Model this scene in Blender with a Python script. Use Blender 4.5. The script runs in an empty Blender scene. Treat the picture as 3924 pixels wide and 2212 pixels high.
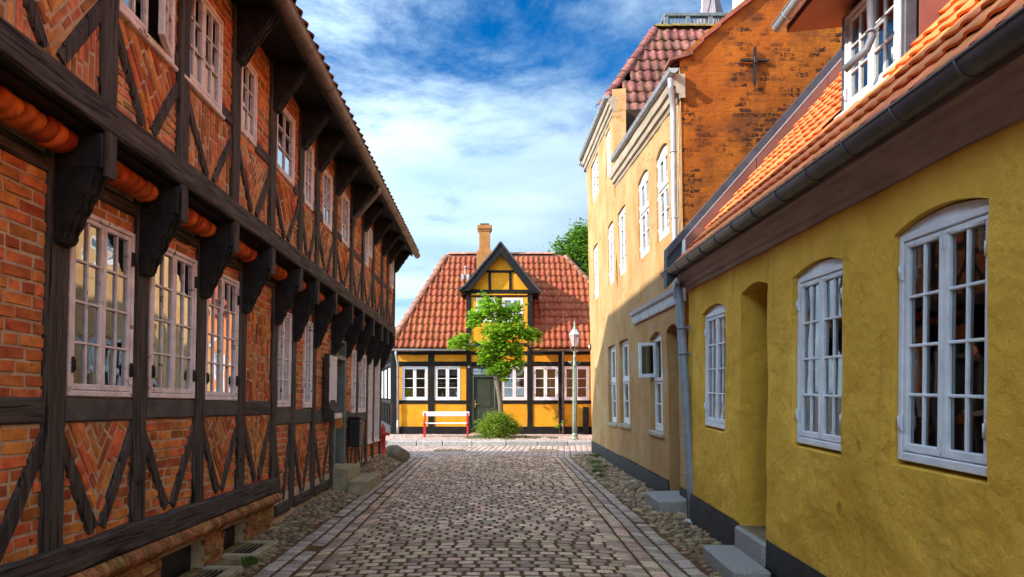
import bpy, math, random
import numpy as np
from mathutils import Vector, Matrix, noise
random.seed(7)
R = random.Random(11)
scene = bpy.context.scene
COL = scene.collection
# ------------------------------------------------------------------ camera
FPX, CX, CY = 2700.0, 1900.0, 1510.0           # focal length and principal point in pixels of a 3924 px wide frame
CAM = Vector((0, 0, 1.6))
cd = bpy.data.cameras.new('camera'); cam = bpy.data.objects.new('camera', cd); COL.objects.link(cam)
cam.location = CAM; cam.rotation_euler = (math.pi / 2, 0, 0)
cd.sensor_width = 36.0; cd.lens = 36.0 * FPX / 3924.0
cd.shift_x = (1962.0 - CX) / 3924.0; cd.shift_y = (CY - 1106.0) / 3924.0
cd.clip_start = 0.05; cd.clip_end = 5000
scene.camera = cam
# ------------------------------------------------------------------ sun, sky, exposure
SUN = Vector((1.0, 0.42, -0.63)).normalized()    # direction the light travels
sun_el = math.asin(-SUN.z)
sl = bpy.data.lights.new('sun', 'SUN'); sl.energy = 2.0; sl.angle = math.radians(0.6); sl.color = (1.0, 0.92, 0.79)
so = bpy.data.objects.new('sun', sl); COL.objects.link(so); so.rotation_euler = SUN.to_track_quat('-Z', 'Y').to_euler(); so.location = (-30, -9, 30)
w = bpy.data.worlds.new('World'); scene.world = w; w.use_nodes = True
nt = w.node_tree; nt.nodes.clear()
def wn(t, **k):
    n = nt.nodes.new(t)
    for a, b in k.items(): setattr(n, a, b)
    return n
def wl(a, b): nt.links.new(a, b)
wo = wn('ShaderNodeOutputWorld'); bg = wn('ShaderNodeBackground'); bg.inputs[1].default_value = 0.15
sky = wn('ShaderNodeTexSky', sky_type='NISHITA', sun_disc=False)
sky.sun_elevation = sun_el; sky.sun_rotation = math.atan2(-SUN.x, -SUN.y)
sky.air_density = 1.0; sky.dust_density = 0.3; sky.ozone_density = 3.0; sky.altitude = 0
hs = wn('ShaderNodeHueSaturation'); hs.inputs['Saturation'].default_value = 1.7; hs.inputs['Value'].default_value = 0.28
hs.inputs['Hue'].default_value = 0.508
wl(sky.outputs[0], hs.inputs['Color'])
tc = wn('ShaderNodeTexCoord'); sx = wn('ShaderNodeSeparateXYZ'); wl(tc.outputs['Generated'], sx.inputs[0])
zz = wn('ShaderNodeMath', operation='MAXIMUM'); wl(sx.outputs['Z'], zz.inputs[0]); zz.inputs[1].default_value = 0.0
za = wn('ShaderNodeMath', operation='ADD'); wl(zz.outputs[0], za.inputs[0]); za.inputs[1].default_value = 0.14
dx = wn('ShaderNodeMath', operation='DIVIDE'); wl(sx.outputs['X'], dx.inputs[0]); wl(za.outputs[0], dx.inputs[1])
dy = wn('ShaderNodeMath', operation='DIVIDE'); wl(sx.outputs['Y'], dy.inputs[0]); wl(za.outputs[0], dy.inputs[1])
cv = wn('ShaderNodeCombineXYZ'); wl(dx.outputs[0], cv.inputs[0]); wl(dy.outputs[0], cv.inputs[1])
mp = wn('ShaderNodeMapping'); mp.inputs['Rotation'].default_value = (0, 0, math.radians(-32)); mp.inputs['Scale'].default_value = (1.0, 1.25, 1)
mp.inputs['Location'].default_value = (1.9, 0.4, 0)
wl(cv.outputs[0], mp.inputs[0])
n1 = wn('ShaderNodeTexNoise'); n1.inputs['Scale'].default_value = 0.55; n1.inputs['Detail'].default_value = 4; n1.inputs['Distortion'].default_value = 0.15; wl(mp.outputs[0], n1.inputs['Vector'])
n2 = wn('ShaderNodeTexNoise'); n2.inputs['Scale'].default_value = 1.9; n2.inputs['Detail'].default_value = 12; n2.inputs['Roughness'].default_value = 0.66; n2.inputs['Distortion'].default_value = 0.25; wl(mp.outputs[0], n2.inputs['Vector'])
m1 = wn('ShaderNodeMath', operation='MULTIPLY_ADD'); wl(n1.outputs[0], m1.inputs[0]); m1.inputs[1].default_value = 0.9; wl(n2.outputs[0], m1.inputs[2])
# thin cloud thickens towards the horizon (longer path through the layer)
hz = wn('ShaderNodeMapRange'); wl(zz.outputs[0], hz.inputs[0]); hz.inputs[1].default_value = 0.42; hz.inputs[2].default_value = 0.22; hz.inputs[3].default_value = 0.0; hz.inputs[4].default_value = 0.22
m2 = wn('ShaderNodeMath', operation='ADD'); wl(m1.outputs[0], m2.inputs[0]); wl(hz.outputs[0], m2.inputs[1])
cr = wn('ShaderNodeMapRange', interpolation_type='SMOOTHSTEP'); wl(m2.outputs[0], cr.inputs[0]); cr.inputs[1].default_value = 0.74; cr.inputs[2].default_value = 1.16; cr.inputs[3].default_value = 0.0; cr.inputs[4].default_value = 0.9
n3 = wn('ShaderNodeTexNoise'); n3.inputs['Scale'].default_value = 1.3; n3.inputs['Detail'].default_value = 5; wl(mp.outputs[0], n3.inputs['Vector'])
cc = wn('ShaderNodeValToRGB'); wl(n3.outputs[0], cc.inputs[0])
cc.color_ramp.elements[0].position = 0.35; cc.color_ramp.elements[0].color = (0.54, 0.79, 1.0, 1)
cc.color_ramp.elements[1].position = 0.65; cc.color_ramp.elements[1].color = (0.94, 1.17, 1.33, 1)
# thin cloud scatters forward; brightness boosted towards the unseen sun as added fill light
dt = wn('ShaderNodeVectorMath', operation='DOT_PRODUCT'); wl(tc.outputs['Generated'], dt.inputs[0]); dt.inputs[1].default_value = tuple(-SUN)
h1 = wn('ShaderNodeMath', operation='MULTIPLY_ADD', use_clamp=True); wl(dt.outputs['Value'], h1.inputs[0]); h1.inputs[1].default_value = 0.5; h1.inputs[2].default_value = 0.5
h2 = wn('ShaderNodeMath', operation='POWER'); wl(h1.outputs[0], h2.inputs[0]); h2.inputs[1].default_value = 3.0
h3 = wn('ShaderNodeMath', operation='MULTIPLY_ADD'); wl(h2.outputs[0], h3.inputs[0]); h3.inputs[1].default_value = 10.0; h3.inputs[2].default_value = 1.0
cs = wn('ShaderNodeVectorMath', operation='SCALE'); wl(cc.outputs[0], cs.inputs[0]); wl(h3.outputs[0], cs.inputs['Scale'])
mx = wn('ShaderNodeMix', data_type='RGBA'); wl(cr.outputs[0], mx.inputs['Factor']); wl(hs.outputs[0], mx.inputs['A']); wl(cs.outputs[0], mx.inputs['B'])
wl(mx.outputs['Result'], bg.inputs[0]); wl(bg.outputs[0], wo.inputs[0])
scene.view_settings.view_transform = 'Standard'; scene.view_settings.look = 'None'
scene.view_settings.exposure = 2.10; scene.view_settings.gamma = 1.0; scene.view_settings.use_curve_mapping = False
scene.render.engine = 'CYCLES'
cy = scene.cycles; cy.use_denoising = True; cy.max_bounces = 7; cy.diffuse_bounces = 4; cy.glossy_bounces = 3; cy.transmission_bounces = 4; cy.transparent_max_bounces = 10
cy.caustics_reflective = False; cy.caustics_refractive = False; cy.sample_clamp_indirect = 8.0
# ------------------------------------------------------------------ materials
MATS = {}
def mat(name, c1, c2=None, scale=4.0, rough=0.8, bump=0.15, bscale=30.0, stretch=(1, 1, 1), rnd=0.0, hue=0.0, c3=None, metal=0.0, spec=0.3,
        detail=6.0, bdist=0.01, pos=(0.35, 0.65), streak=None, patch=None, crack=None, lump=None, courses=None):
    """Procedural surface: object-space noise between c1..c2(..c3), per-piece variation, relief, optional streaks / worn patches."""
    m = bpy.data.materials.new(name); m.use_nodes = True; t = m.node_tree; N = t.nodes; K = t.links.new
    b = N['Principled BSDF']; c2 = c2 or c1
    b.inputs['Roughness'].default_value = rough; b.inputs['Metallic'].default_value = metal; b.inputs['Specular IOR Level'].default_value = spec
    co = N.new('ShaderNodeTexCoord'); geo = N.new('ShaderNodeNewGeometry'); oi = N.new('ShaderNodeObjectInfo')
    rs = N.new('ShaderNodeMath'); rs.operation = 'ADD'; K(geo.outputs['Random Per Island'], rs.inputs[0]); K(oi.outputs['Random'], rs.inputs[1])
    rf = N.new('ShaderNodeMath'); rf.operation = 'FRACT'; K(rs.outputs[0], rf.inputs[0])
    vec = co.outputs['Object']
    if rnd:
        sc_ = N.new('ShaderNodeMath'); sc_.operation = 'MULTIPLY'; K(rf.outputs[0], sc_.inputs[0]); sc_.inputs[1].default_value = 57.0
        va = N.new('ShaderNodeVectorMath'); va.operation = 'ADD'; K(vec, va.inputs[0]); K(sc_.outputs[0], va.inputs[1]); vec = va.outputs[0]
    mpn = N.new('ShaderNodeMapping'); mpn.inputs['Scale'].default_value = stretch; K(vec, mpn.inputs[0])
    def nz(sc, det=detail, ro=0.6, dist=0.0, st=None):
        n = N.new('ShaderNodeTexNoise'); n.inputs['Scale'].default_value = sc; n.inputs['Detail'].default_value = det; n.inputs['Roughness'].default_value = ro; n.inputs['Distortion'].default_value = dist
        if st:
            q = N.new('ShaderNodeMapping'); q.inputs['Scale'].default_value = st; K(vec, q.inputs[0]); K(q.outputs[0], n.inputs['Vector'])
        else: K(mpn.outputs[0], n.inputs['Vector'])
        return n.outputs[0]
    ramp = N.new('ShaderNodeValToRGB'); K(nz(scale), ramp.inputs[0]); e = ramp.color_ramp.elements
    e[0].position = pos[0]; e[0].color = (*c1, 1); e[1].position = pos[1]; e[1].color = (*c2, 1)
    if c3: x = e.new(min(0.95, pos[1] + 0.13)); x.color = (*c3, 1)
    col = ramp.outputs[0]
    def mixc(f, a, cb):
        x = N.new('ShaderNodeMix'); x.data_type = 'RGBA'; K(f, x.inputs['Factor']); K(a, x.inputs['A'])
        if isinstance(cb, tuple): x.inputs['B'].default_value = (*cb, 1)
        else: K(cb, x.inputs['B'])
        return x.outputs['Result']
    def rng(v, a, b_, lo=0.0, hi=1.0):
        x = N.new('ShaderNodeMapRange'); x.interpolation_type = 'SMOOTHSTEP'; K(v, x.inputs[0]); x.inputs[1].default_value = a; x.inputs[2].default_value = b_; x.inputs[3].default_value = lo; x.inputs[4].default_value = hi
        return x.outputs[0]
    hsum = nz(bscale, 8, 0.65)
    if streak:      # (colour, scale, stretch, lo, hi, amount)
        col = mixc(rng(nz(streak[1], 4, 0.55, 0.3, streak[2]), streak[3], streak[4], 0, streak[5]), col, streak[0])
    if patch:       # (colour, scale, stretch, lo, hi, amount, mask_scale, mlo, mhi)
        pf = rng(nz(patch[1], 3, 0.5, 0.2, patch[2]), patch[3], patch[4], 0, patch[5])
        pm = rng(nz(patch[6], 2, 0.5), patch[7], patch[8])
        mu = N.new('ShaderNodeMath'); mu.operation = 'MULTIPLY'; K(pf, mu.inputs[0]); K(pm, mu.inputs[1])
        col = mixc(mu.outputs[0], col, patch[0])
        sb = N.new('ShaderNodeMath'); sb.operation = 'MULTIPLY_ADD'; K(mu.outputs[0], sb.inputs[0]); sb.inputs[1].default_value = -0.8; K(hsum, sb.inputs[2]); hsum = sb.outputs[0]
    if courses:     # brick courses showing through the limewash; where it has weathered off single dark bricks show (colour, mask_scale, lo, hi, share)
        sp_ = N.new('ShaderNodeSeparateXYZ'); K(vec, sp_.inputs[0]); cb_ = N.new('ShaderNodeCombineXYZ'); K(sp_.outputs['X'], cb_.inputs[0]); K(sp_.outputs['Z'], cb_.inputs[1])
        wv_ = N.new('ShaderNodeTexNoise'); wv_.inputs['Scale'].default_value = 7; wv_.inputs['Detail'].default_value = 4; K(vec, wv_.inputs['Vector'])
        wa_ = N.new('ShaderNodeVectorMath'); wa_.operation = 'MULTIPLY_ADD'; K(wv_.outputs['Color'], wa_.inputs[0]); wa_.inputs[1].default_value = (.16, .085, 0); K(cb_.outputs[0], wa_.inputs[2])
        bt_ = N.new('ShaderNodeTexBrick'); bt_.inputs['Scale'].default_value = 1.0; bt_.inputs['Brick Width'].default_value = .17; bt_.inputs['Row Height'].default_value = .068; bt_.inputs['Mortar Size'].default_value = .010; bt_.inputs['Mortar Smooth'].default_value = .6
        bt_.inputs['Color1'].default_value = (0, 0, 0, 1); bt_.inputs['Color2'].default_value = (1, 1, 1, 1); bt_.inputs['Mortar'].default_value = (0, 0, 0, 1); K(wa_.outputs[0], bt_.inputs['Vector'])
        er_ = rng(nz(11, 6, .75), .44, .54)
        ms_ = rng(nz(courses[1], 3, .55), courses[2], courses[3])
        th_ = N.new('ShaderNodeMath'); th_.operation = 'MULTIPLY'; K(rng(bt_.outputs['Color'], courses[4], courses[4] + .04), th_.inputs[0]); K(ms_, th_.inputs[1])
        t2_ = N.new('ShaderNodeMath'); t2_.operation = 'MULTIPLY'; K(th_.outputs[0], t2_.inputs[0]); K(er_, t2_.inputs[1])
        col = mixc(t2_.outputs[0], col, courses[0])
        sb = N.new('ShaderNodeMath'); sb.operation = 'MULTIPLY_ADD'; K(bt_.outputs['Fac'], sb.inputs[0]); sb.inputs[1].default_value = -0.16; K(hsum, sb.inputs[2]); hsum = sb.outputs[0]
        sb = N.new('ShaderNodeMath'); sb.operation = 'MULTIPLY_ADD'; K(t2_.outputs[0], sb.inputs[0]); sb.inputs[1].default_value = -1.0; K(hsum, sb.inputs[2]); hsum = sb.outputs[0]
    if crack:       # dark open grain lines (scale, stretch, threshold, depth)
        cf = rng(nz(crack[0], 3, 0.5, 0.6, crack[1]), crack[2], crack[2] + 0.05)
        col = mixc(cf, col, tuple(v * 0.25 for v in c1))
        sb = N.new('ShaderNodeMath'); sb.operation = 'MULTIPLY_ADD'; K(cf, sb.inputs[0]); sb.inputs[1].default_value = -crack[3]; K(hsum, sb.inputs[2]); hsum = sb.outputs[0]
    if lump:        # (scale, amount)
        sb = N.new('ShaderNodeMath'); sb.operation = 'MULTIPLY_ADD'; K(nz(lump[0], 3, 0.5), sb.inputs[0]); sb.inputs[1].default_value = lump[1]; K(hsum, sb.inputs[2]); hsum = sb.outputs[0]
    if rnd:
        h = N.new('ShaderNodeHueSaturation'); K(col, h.inputs['Color'])
        K(rng(rf.outputs[0], 0, 1, 1 - rnd, 1 + rnd), h.inputs['Value'])
        if hue:
            r2 = N.new('ShaderNodeMath'); r2.operation = 'MULTIPLY'; K(rf.outputs[0], r2.inputs[0]); r2.inputs[1].default_value = 7.31
            r3 = N.new('ShaderNodeMath'); r3.operation = 'FRACT'; K(r2.outputs[0], r3.inputs[0])
            K(rng(r3.outputs[0], 0, 1, 0.5 - hue, 0.5 + hue), h.inputs['Hue'])
        col = h.outputs[0]
    K(col, b.inputs['Base Color'])
    if bump:
        bp = N.new('ShaderNodeBump'); bp.inputs['Strength'].default_value = bump; bp.inputs['Distance'].default_value = bdist; K(hsum, bp.inputs['Height']); K(bp.outputs[0], b.inputs['Normal'])
    MATS[name] = m
    return m
TV = dict(scale=3, rough=0.72, spec=0.25, detail=8, bscale=9, bump=0.6, bdist=0.012, c3=(0.16, 0.142, 0.138))
mat('timber_v', (0.028, 0.022, 0.019), (0.090, 0.072, 0.062), stretch=(9, 9, 0.8), crack=(4, (12, 12, 0.45), 0.575, 1.0), **TV)
mat('timber_h', (0.028, 0.022, 0.019), (0.094, 0.075, 0.064), stretch=(0.8, 9, 9), crack=(4, (0.45, 12, 12), 0.575, 1.0), **TV)
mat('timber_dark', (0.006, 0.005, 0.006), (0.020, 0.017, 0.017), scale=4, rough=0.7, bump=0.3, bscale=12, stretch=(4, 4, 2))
mat('timber_tar', (0.006, 0.005, 0.005), (0.016, 0.013, 0.012), scale=5, rough=0.75, bump=0.2, bscale=12, stretch=(2, 2, 2), spec=0.2)
mat('rail_plaster', (0.060, 0.052, 0.047), (0.105, 0.092, 0.082), scale=5, rough=0.85, bump=0.3, bscale=16, lump=(3, 1.5))
mat('brick', (0.33, 0.080, 0.026), (0.64, 0.200, 0.052), c3=(0.58, 0.27, 0.13), scale=8, rough=0.86, bump=0.8, bscale=22, rnd=0.32, hue=0.014, bdist=0.012, spec=0.2, crack=(9, (1.4, 1.4, 1.4), 0.70, 0.8))
mat('brick_brown', (0.32, 0.105, 0.040), (0.60, 0.25, 0.095), c3=(0.54, 0.31, 0.16), scale=8, rough=0.88, bump=0.8, bscale=22, rnd=0.36, hue=0.016, bdist=0.012, spec=0.2)
mat('brick_roll', (0.28, 0.050, 0.015), (0.56, 0.125, 0.028), scale=7, rough=0.92, spec=0.1, bump=0.9, bscale=16, rnd=0.32, hue=0.01, bdist=0.01)
mat('brick_old', (0.16, 0.075, 0.030), (0.42, 0.17, 0.06), scale=9, rough=0.9, bump=0.6, bscale=24, rnd=0.3, hue=0.02, bdist=0.012, c3=(0.30, 0.22, 0.12))
mat('mortar', (0.38, 0.28, 0.18), (0.56, 0.43, 0.29), scale=9, rough=0.95, bump=0.6, bscale=45, bdist=0.012)
mat('plaster_near', (0.62, 0.345, 0.038), (0.80, 0.47, 0.072), c3=(0.84, 0.54, 0.12), scale=1.0, rough=0.9, bump=0.8, bscale=7, bdist=0.045, lump=(2.5, 2.0), spec=0.15, detail=9,
    streak=((0.44, 0.25, 0.035), 3.4, (1.8, 1.8, 0.26), 0.54, 0.72, 0.38), crack=(1.6, (1.0, 1.0, 0.7), 0.71, 0.9))
mat('plaster_ochre', (0.40, 0.215, 0.088), (0.48, 0.315, 0.150), c3=(0.53, 0.39, 0.22), scale=1.1, rough=0.9, bump=0.55, bscale=11, bdist=0.015, lump=(4, 1.6), spec=0.15, detail=9,
    streak=((0.41, 0.19, 0.050), 1.6, (1.0, 1.0, 0.6), 0.48, 0.70, 0.75), courses=((0.38, 0.20, 0.065), 0.8, 0.40, 0.60, 0.80))
mat('plaster_gable', (0.25, 0.062, 0.009), (0.37, 0.108, 0.012), c3=(0.42, 0.150, 0.022), scale=1.3, rough=0.92, bump=0.7, bscale=13, bdist=0.015, lump=(5, 1.2), spec=0.15, detail=9,
    streak=((0.10, 0.032, 0.012), 2.4, (0.8, 0.8, 1.0), 0.46, 0.70, 0.8), courses=((0.040, 0.016, 0.012), 1.1, 0.40, 0.56, 0.50))
mat('plaster_yellow', (0.62, 0.245, 0.010), (0.74, 0.325, 0.022), scale=2.2, rough=0.88, bump=0.4, bscale=12, bdist=0.015, lump=(4, 1.2), spec=0.2, streak=((0.50, 0.23, 0.03), 2.5, (1.2, 1.2, 0.5), 0.50, 0.70, 0.7))
mat('plinth_black', (0.012, 0.012, 0.013), (0.034, 0.032, 0.034), c3=(0.085, 0.080, 0.083), scale=6, rough=0.6, bump=0.5, bscale=14, bdist=0.012, lump=(4, 1.5), spec=0.35, pos=(0.4, 0.66))
mat('paint_white', (0.58, 0.57, 0.57), (0.70, 0.69, 0.69), scale=9, rough=0.5, bump=0.15, bscale=30, spec=0.4)
mat('paint_old', (0.64, 0.53, 0.51), (0.84, 0.75, 0.73), scale=9, rough=0.6, bump=0.4, bscale=24, spec=0.3, patch=((0.20, 0.13, 0.09), 16, (1, 1, 1), 0.60, 0.66, 0.9, 3, 0.45, 0.6))
mat('paint_blue_white', (0.60, 0.62, 0.66), (0.74, 0.76, 0.80), scale=7, rough=0.42, bump=0.15, bscale=30, spec=0.45)
mat('paint_pink_white', (0.72, 0.61, 0.63), (0.82, 0.73, 0.74), scale=7, rough=0.45, bump=0.12, bscale=30, spec=0.4)
mat('cornice_paint', (0.24, 0.155, 0.145), (0.36, 0.25, 0.235), scale=4, rough=0.55, bump=0.2, bscale=16, spec=0.4, stretch=(0.6, 3, 3))
mat('cornice_pale', (0.30, 0.235, 0.165), (0.42, 0.34, 0.25), scale=4, rough=0.75, bump=0.25, bscale=16, stretch=(0.6, 3, 3))
mat('band_grey', (0.46, 0.46, 0.49), (0.58, 0.58, 0.61), scale=5, rough=0.75, bump=0.3, bscale=18)
mat('zinc', (0.30, 0.30, 0.315), (0.44, 0.44, 0.46), scale=6, rough=0.5, bump=0.1, bscale=20, metal=0.35, spec=0.5)
mat('zinc_brown', (0.17, 0.125, 0.10), (0.27, 0.205, 0.165), scale=6, rough=0.5, bump=0.12, bscale=20, metal=0.55, spec=0.5)
mat('gutter_dark', (0.040, 0.038, 0.050), (0.085, 0.078, 0.092), scale=6, rough=0.32, bump=0.12, bscale=20, spec=0.5, c3=(0.09, 0.07, 0.065))
mat('pipe_grey', (0.17, 0.20, 0.235), (0.25, 0.285, 0.33), scale=5, rough=0.45, bump=0.1, bscale=20, spec=0.5)
mat('tile_red', (0.23, 0.055, 0.026), (0.35, 0.095, 0.042), scale=7, rough=0.78, bump=0.3, bscale=26, rnd=0.13, hue=0.006, spec=0.2, c3=(0.38, 0.14, 0.070))
mat('tile_old', (0.13, 0.050, 0.040), (0.27, 0.098, 0.070), scale=7, rough=0.8, bump=0.4, bscale=24, rnd=0.28, hue=0.012, spec=0.25, c3=(0.30, 0.20, 0.15))
mat('tile_orange', (0.66, 0.165, 0.045), (0.80, 0.25, 0.075), scale=5, rough=0.62, bump=0.2, bscale=24, rnd=0.12, hue=0.006, spec=0.3)
mat('tile_cap', (0.25, 0.105, 0.07), (0.40, 0.18, 0.12), scale=9, rough=0.85, bump=0.5, bscale=20, rnd=0.2, c3=(0.30, 0.24, 0.13))
mat('tile_moss', (0.055, 0.050, 0.012), (0.17, 0.12, 0.03), scale=9, rough=0.95, bump=0.6, bscale=30)
mat('roof_bed', (0.14, 0.052, 0.038), (0.21, 0.080, 0.055), scale=8, rough=0.9)
mat('flashing', (0.17, 0.052, 0.036), (0.23, 0.078, 0.054), scale=2.5, rough=0.6, bump=0.1, bscale=14, spec=0.35)
mat('lead', (0.030, 0.032, 0.042), (0.058, 0.060, 0.075), scale=6, rough=0.55, bump=0.2, bscale=14, spec=0.4)
mat('granite', (0.19, 0.175, 0.165), (0.36, 0.34, 0.32), scale=55, rough=0.8, bump=0.35, bscale=60, detail=4, lump=(5, 1.0), pos=(0.3, 0.7))
mat('sandstone', (0.24, 0.19, 0.11), (0.40, 0.32, 0.20), scale=8, rough=0.9, bump=0.4, bscale=30)
mat('sett', (0.27, 0.165, 0.108), (0.66, 0.43, 0.295), c3=(0.84, 0.60, 0.44), scale=9, rough=0.5, bump=0.7, bscale=30, rnd=0.40, hue=0.02, spec=0.5, bdist=0.008)
mat('sett_blue', (0.23, 0.165, 0.130), (0.52, 0.40, 0.325), c3=(0.66, 0.53, 0.44), scale=9, rough=0.6, bump=0.5, bscale=34, rnd=0.27, hue=0.025, spec=0.45, bdist=0.008)
mat('sett_cross', (0.33, 0.235, 0.20), (0.47, 0.355, 0.31), scale=7, rough=0.75, bump=0.4, bscale=26, rnd=0.18, hue=0.012)
mat('fieldstone', (0.16, 0.105, 0.058), (0.36, 0.245, 0.145), c3=(0.46, 0.28, 0.165), scale=6, rough=0.75, bump=0.5, bscale=24, rnd=0.36, hue=0.03, spec=0.35)
mat('earth', (0.060, 0.029, 0.011), (0.17, 0.078, 0.027), scale=14, rough=0.97, bump=0.9, bscale=60, bdist=0.02)
mat('earth_bank', (0.12, 0.078, 0.034), (0.28, 0.185, 0.080), scale=10, rough=0.97, bump=0.9, bscale=50, bdist=0.02)
mat('earth_pale', (0.20, 0.145, 0.10), (0.36, 0.27, 0.20), scale=10, rough=0.97, bump=0.9, bscale=40, bdist=0.02)
mat('ground', (0.10, 0.085, 0.07), (0.18, 0.15, 0.125), scale=3, rough=0.95, bump=0.5, bscale=20)
mat('kerb', (0.26, 0.255, 0.255), (0.40, 0.39, 0.38), scale=12, rough=0.8, bump=0.4, bscale=30, rnd=0.15)
mat('bark', (0.075, 0.060, 0.042), (0.20, 0.165, 0.12), scale=7, rough=0.95, bump=0.8, bscale=22, stretch=(3, 3, 0.7), bdist=0.02)
mat('boulder', (0.11, 0.085, 0.055), (0.24, 0.19, 0.13), scale=5, rough=0.85, bump=0.5, bscale=22, c3=(0.30, 0.24, 0.17))
mat('red_paint', (0.50, 0.012, 0.010), (0.66, 0.025, 0.018), scale=6, rough=0.42, bump=0.1, bscale=24, spec=0.5)
mat('bench_white', (0.70, 0.68, 0.72), (0.82, 0.80, 0.83), scale=6, rough=0.5, bump=0.15, bscale=24)
mat('door_green', (0.026, 0.030, 0.016), (0.040, 0.045, 0.024), scale=4, rough=0.5, bump=0.15, bscale=14, spec=0.4)
mat('door_black', (0.010, 0.009, 0.011), (0.018, 0.016, 0.019), scale=4, rough=0.45, bump=0.15, bscale=14, spec=0.4)
mat('frame_greygreen', (0.13, 0.145, 0.125), (0.19, 0.205, 0.18), scale=4, rough=0.55, bump=0.15, bscale=14)
mat('brass', (0.55, 0.38, 0.12), (0.66, 0.48, 0.18), rough=0.35, metal=0.9, bump=0)
mat('iron', (0.010, 0.009, 0.010), (0.03, 0.022, 0.018), scale=8, rough=0.6, bump=0.3, bscale=20)
mat('lamp_green', (0.17, 0.205, 0.155), (0.29, 0.33, 0.26), scale=10, rough=0.5, bump=0.2, bscale=24, metal=0.15, c3=(0.36, 0.36, 0.30))
mat('copper_roof', (0.46, 0.47, 0.46), (0.62, 0.62, 0.60), scale=8, rough=0.4, metal=0.3, bump=0.1)
mat('room', (0.030, 0.018, 0.012), (0.060, 0.034, 0.022), scale=3, rough=0.9, bump=0)
mat('room_warm', (0.20, 0.065, 0.025), (0.42, 0.14, 0.045), scale=3, rough=0.9, bump=0)
mat('curtain_orange', (0.85, 0.30, 0.05), (0.90, 0.42, 0.10), scale=6, rough=0.9, bump=0.1)
mat('curtain_white', (0.62, 0.60, 0.57), (0.74, 0.72, 0.68), scale=6, rough=0.9, bump=0.1)
mat('plaster_salmon', (0.62, 0.17, 0.045), (0.70, 0.22, 0.065), scale=2, rough=0.9, bump=0.2)
mat('pipe_dark', (0.10, 0.10, 0.115), (0.15, 0.15, 0.17), rough=0.5, spec=0.4, bump=0.1)
mat('poster_yellow', (0.75, 0.65, 0.02), (0.82, 0.72, 0.04), rough=0.6, bump=0)
mat('poster_grey', (0.42, 0.40, 0.40), (0.55, 0.52, 0.50), scale=14, rough=0.6, bump=0)
mat('poster_brown', (0.08, 0.055, 0.07), (0.38, 0.17, 0.10), scale=11, rough=0.6, bump=0)
mat('paper', (0.62, 0.58, 0.58), (0.70, 0.66, 0.66), scale=20, rough=0.7, bump=0)
mat('sign_dark', (0.06, 0.055, 0.06), (0.09, 0.085, 0.09), rough=0.4, bump=0)
mat('sign_white', (0.75, 0.75, 0.75), rough=0.4, bump=0)
mat('sign_orange', (0.75, 0.24, 0.03), rough=0.5, bump=0)
mat('tower_brick', (0.30, 0.12, 0.07), (0.42, 0.18, 0.10), scale=6, rough=0.9)
mat('tower_stone', (0.10, 0.105, 0.11), (0.17, 0.175, 0.18), scale=4, rough=0.8, bump=0.2)
mat('spire_metal', (0.13, 0.10, 0.11), (0.19, 0.155, 0.165), scale=3, rough=0.55, bump=0.1, metal=0.2, rnd=0.1)
mat('chimney_plaster', (0.30, 0.125, 0.038), (0.39, 0.175, 0.055), scale=4, rough=0.9, bump=0.3)
mat('chimney_pale', (0.45, 0.43, 0.33), (0.58, 0.56, 0.44), scale=5, rough=0.9, bump=0.4)
mat('grass', (0.045, 0.075, 0.010), (0.10, 0.155, 0.020), scale=6, rough=0.8, bump=0, rnd=0.3)
def leafmat(name, c1, c2, rnd=0.3, tr=0.45):
    m = bpy.data.materials.new(name); m.use_nodes = True; t = m.node_tree; N = t.nodes; K = t.links.new
    b = N['Principled BSDF']; o = N['Material Output']
    g = N.new('ShaderNodeNewGeometry'); r = N.new('ShaderNodeValToRGB'); K(g.outputs['Random Per Island'], r.inputs[0])
    r.color_ramp.elements[0].color = (*c1, 1); r.color_ramp.elements[1].color = (*c2, 1)
    K(r.outputs[0], b.inputs['Base Color']); b.inputs['Roughness'].default_value = 0.42; b.inputs['Specular IOR Level'].default_value = 0.4
    tl = N.new('ShaderNodeBsdfTranslucent'); h = N.new('ShaderNodeHueSaturation'); h.inputs['Value'].default_value = 1.35; h.inputs['Hue'].default_value = 0.505; K(r.outputs[0], h.inputs['Color']); K(h.outputs[0], tl.inputs[0])
    x = N.new('ShaderNodeMixShader'); x.inputs[0].default_value = tr; K(b.outputs[0], x.inputs[1]); K(tl.outputs[0], x.inputs[2]); K(x.outputs[0], o.inputs[0])
    MATS[name] = m
leafmat('leaf_lime', (0.10, 0.23, 0.010), (0.33, 0.52, 0.028), tr=0.5)
leafmat('leaf_bush', (0.12, 0.22, 0.016), (0.30, 0.38, 0.045))
leafmat('leaf_tree', (0.06, 0.14, 0.012), (0.17, 0.28, 0.022))
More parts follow.
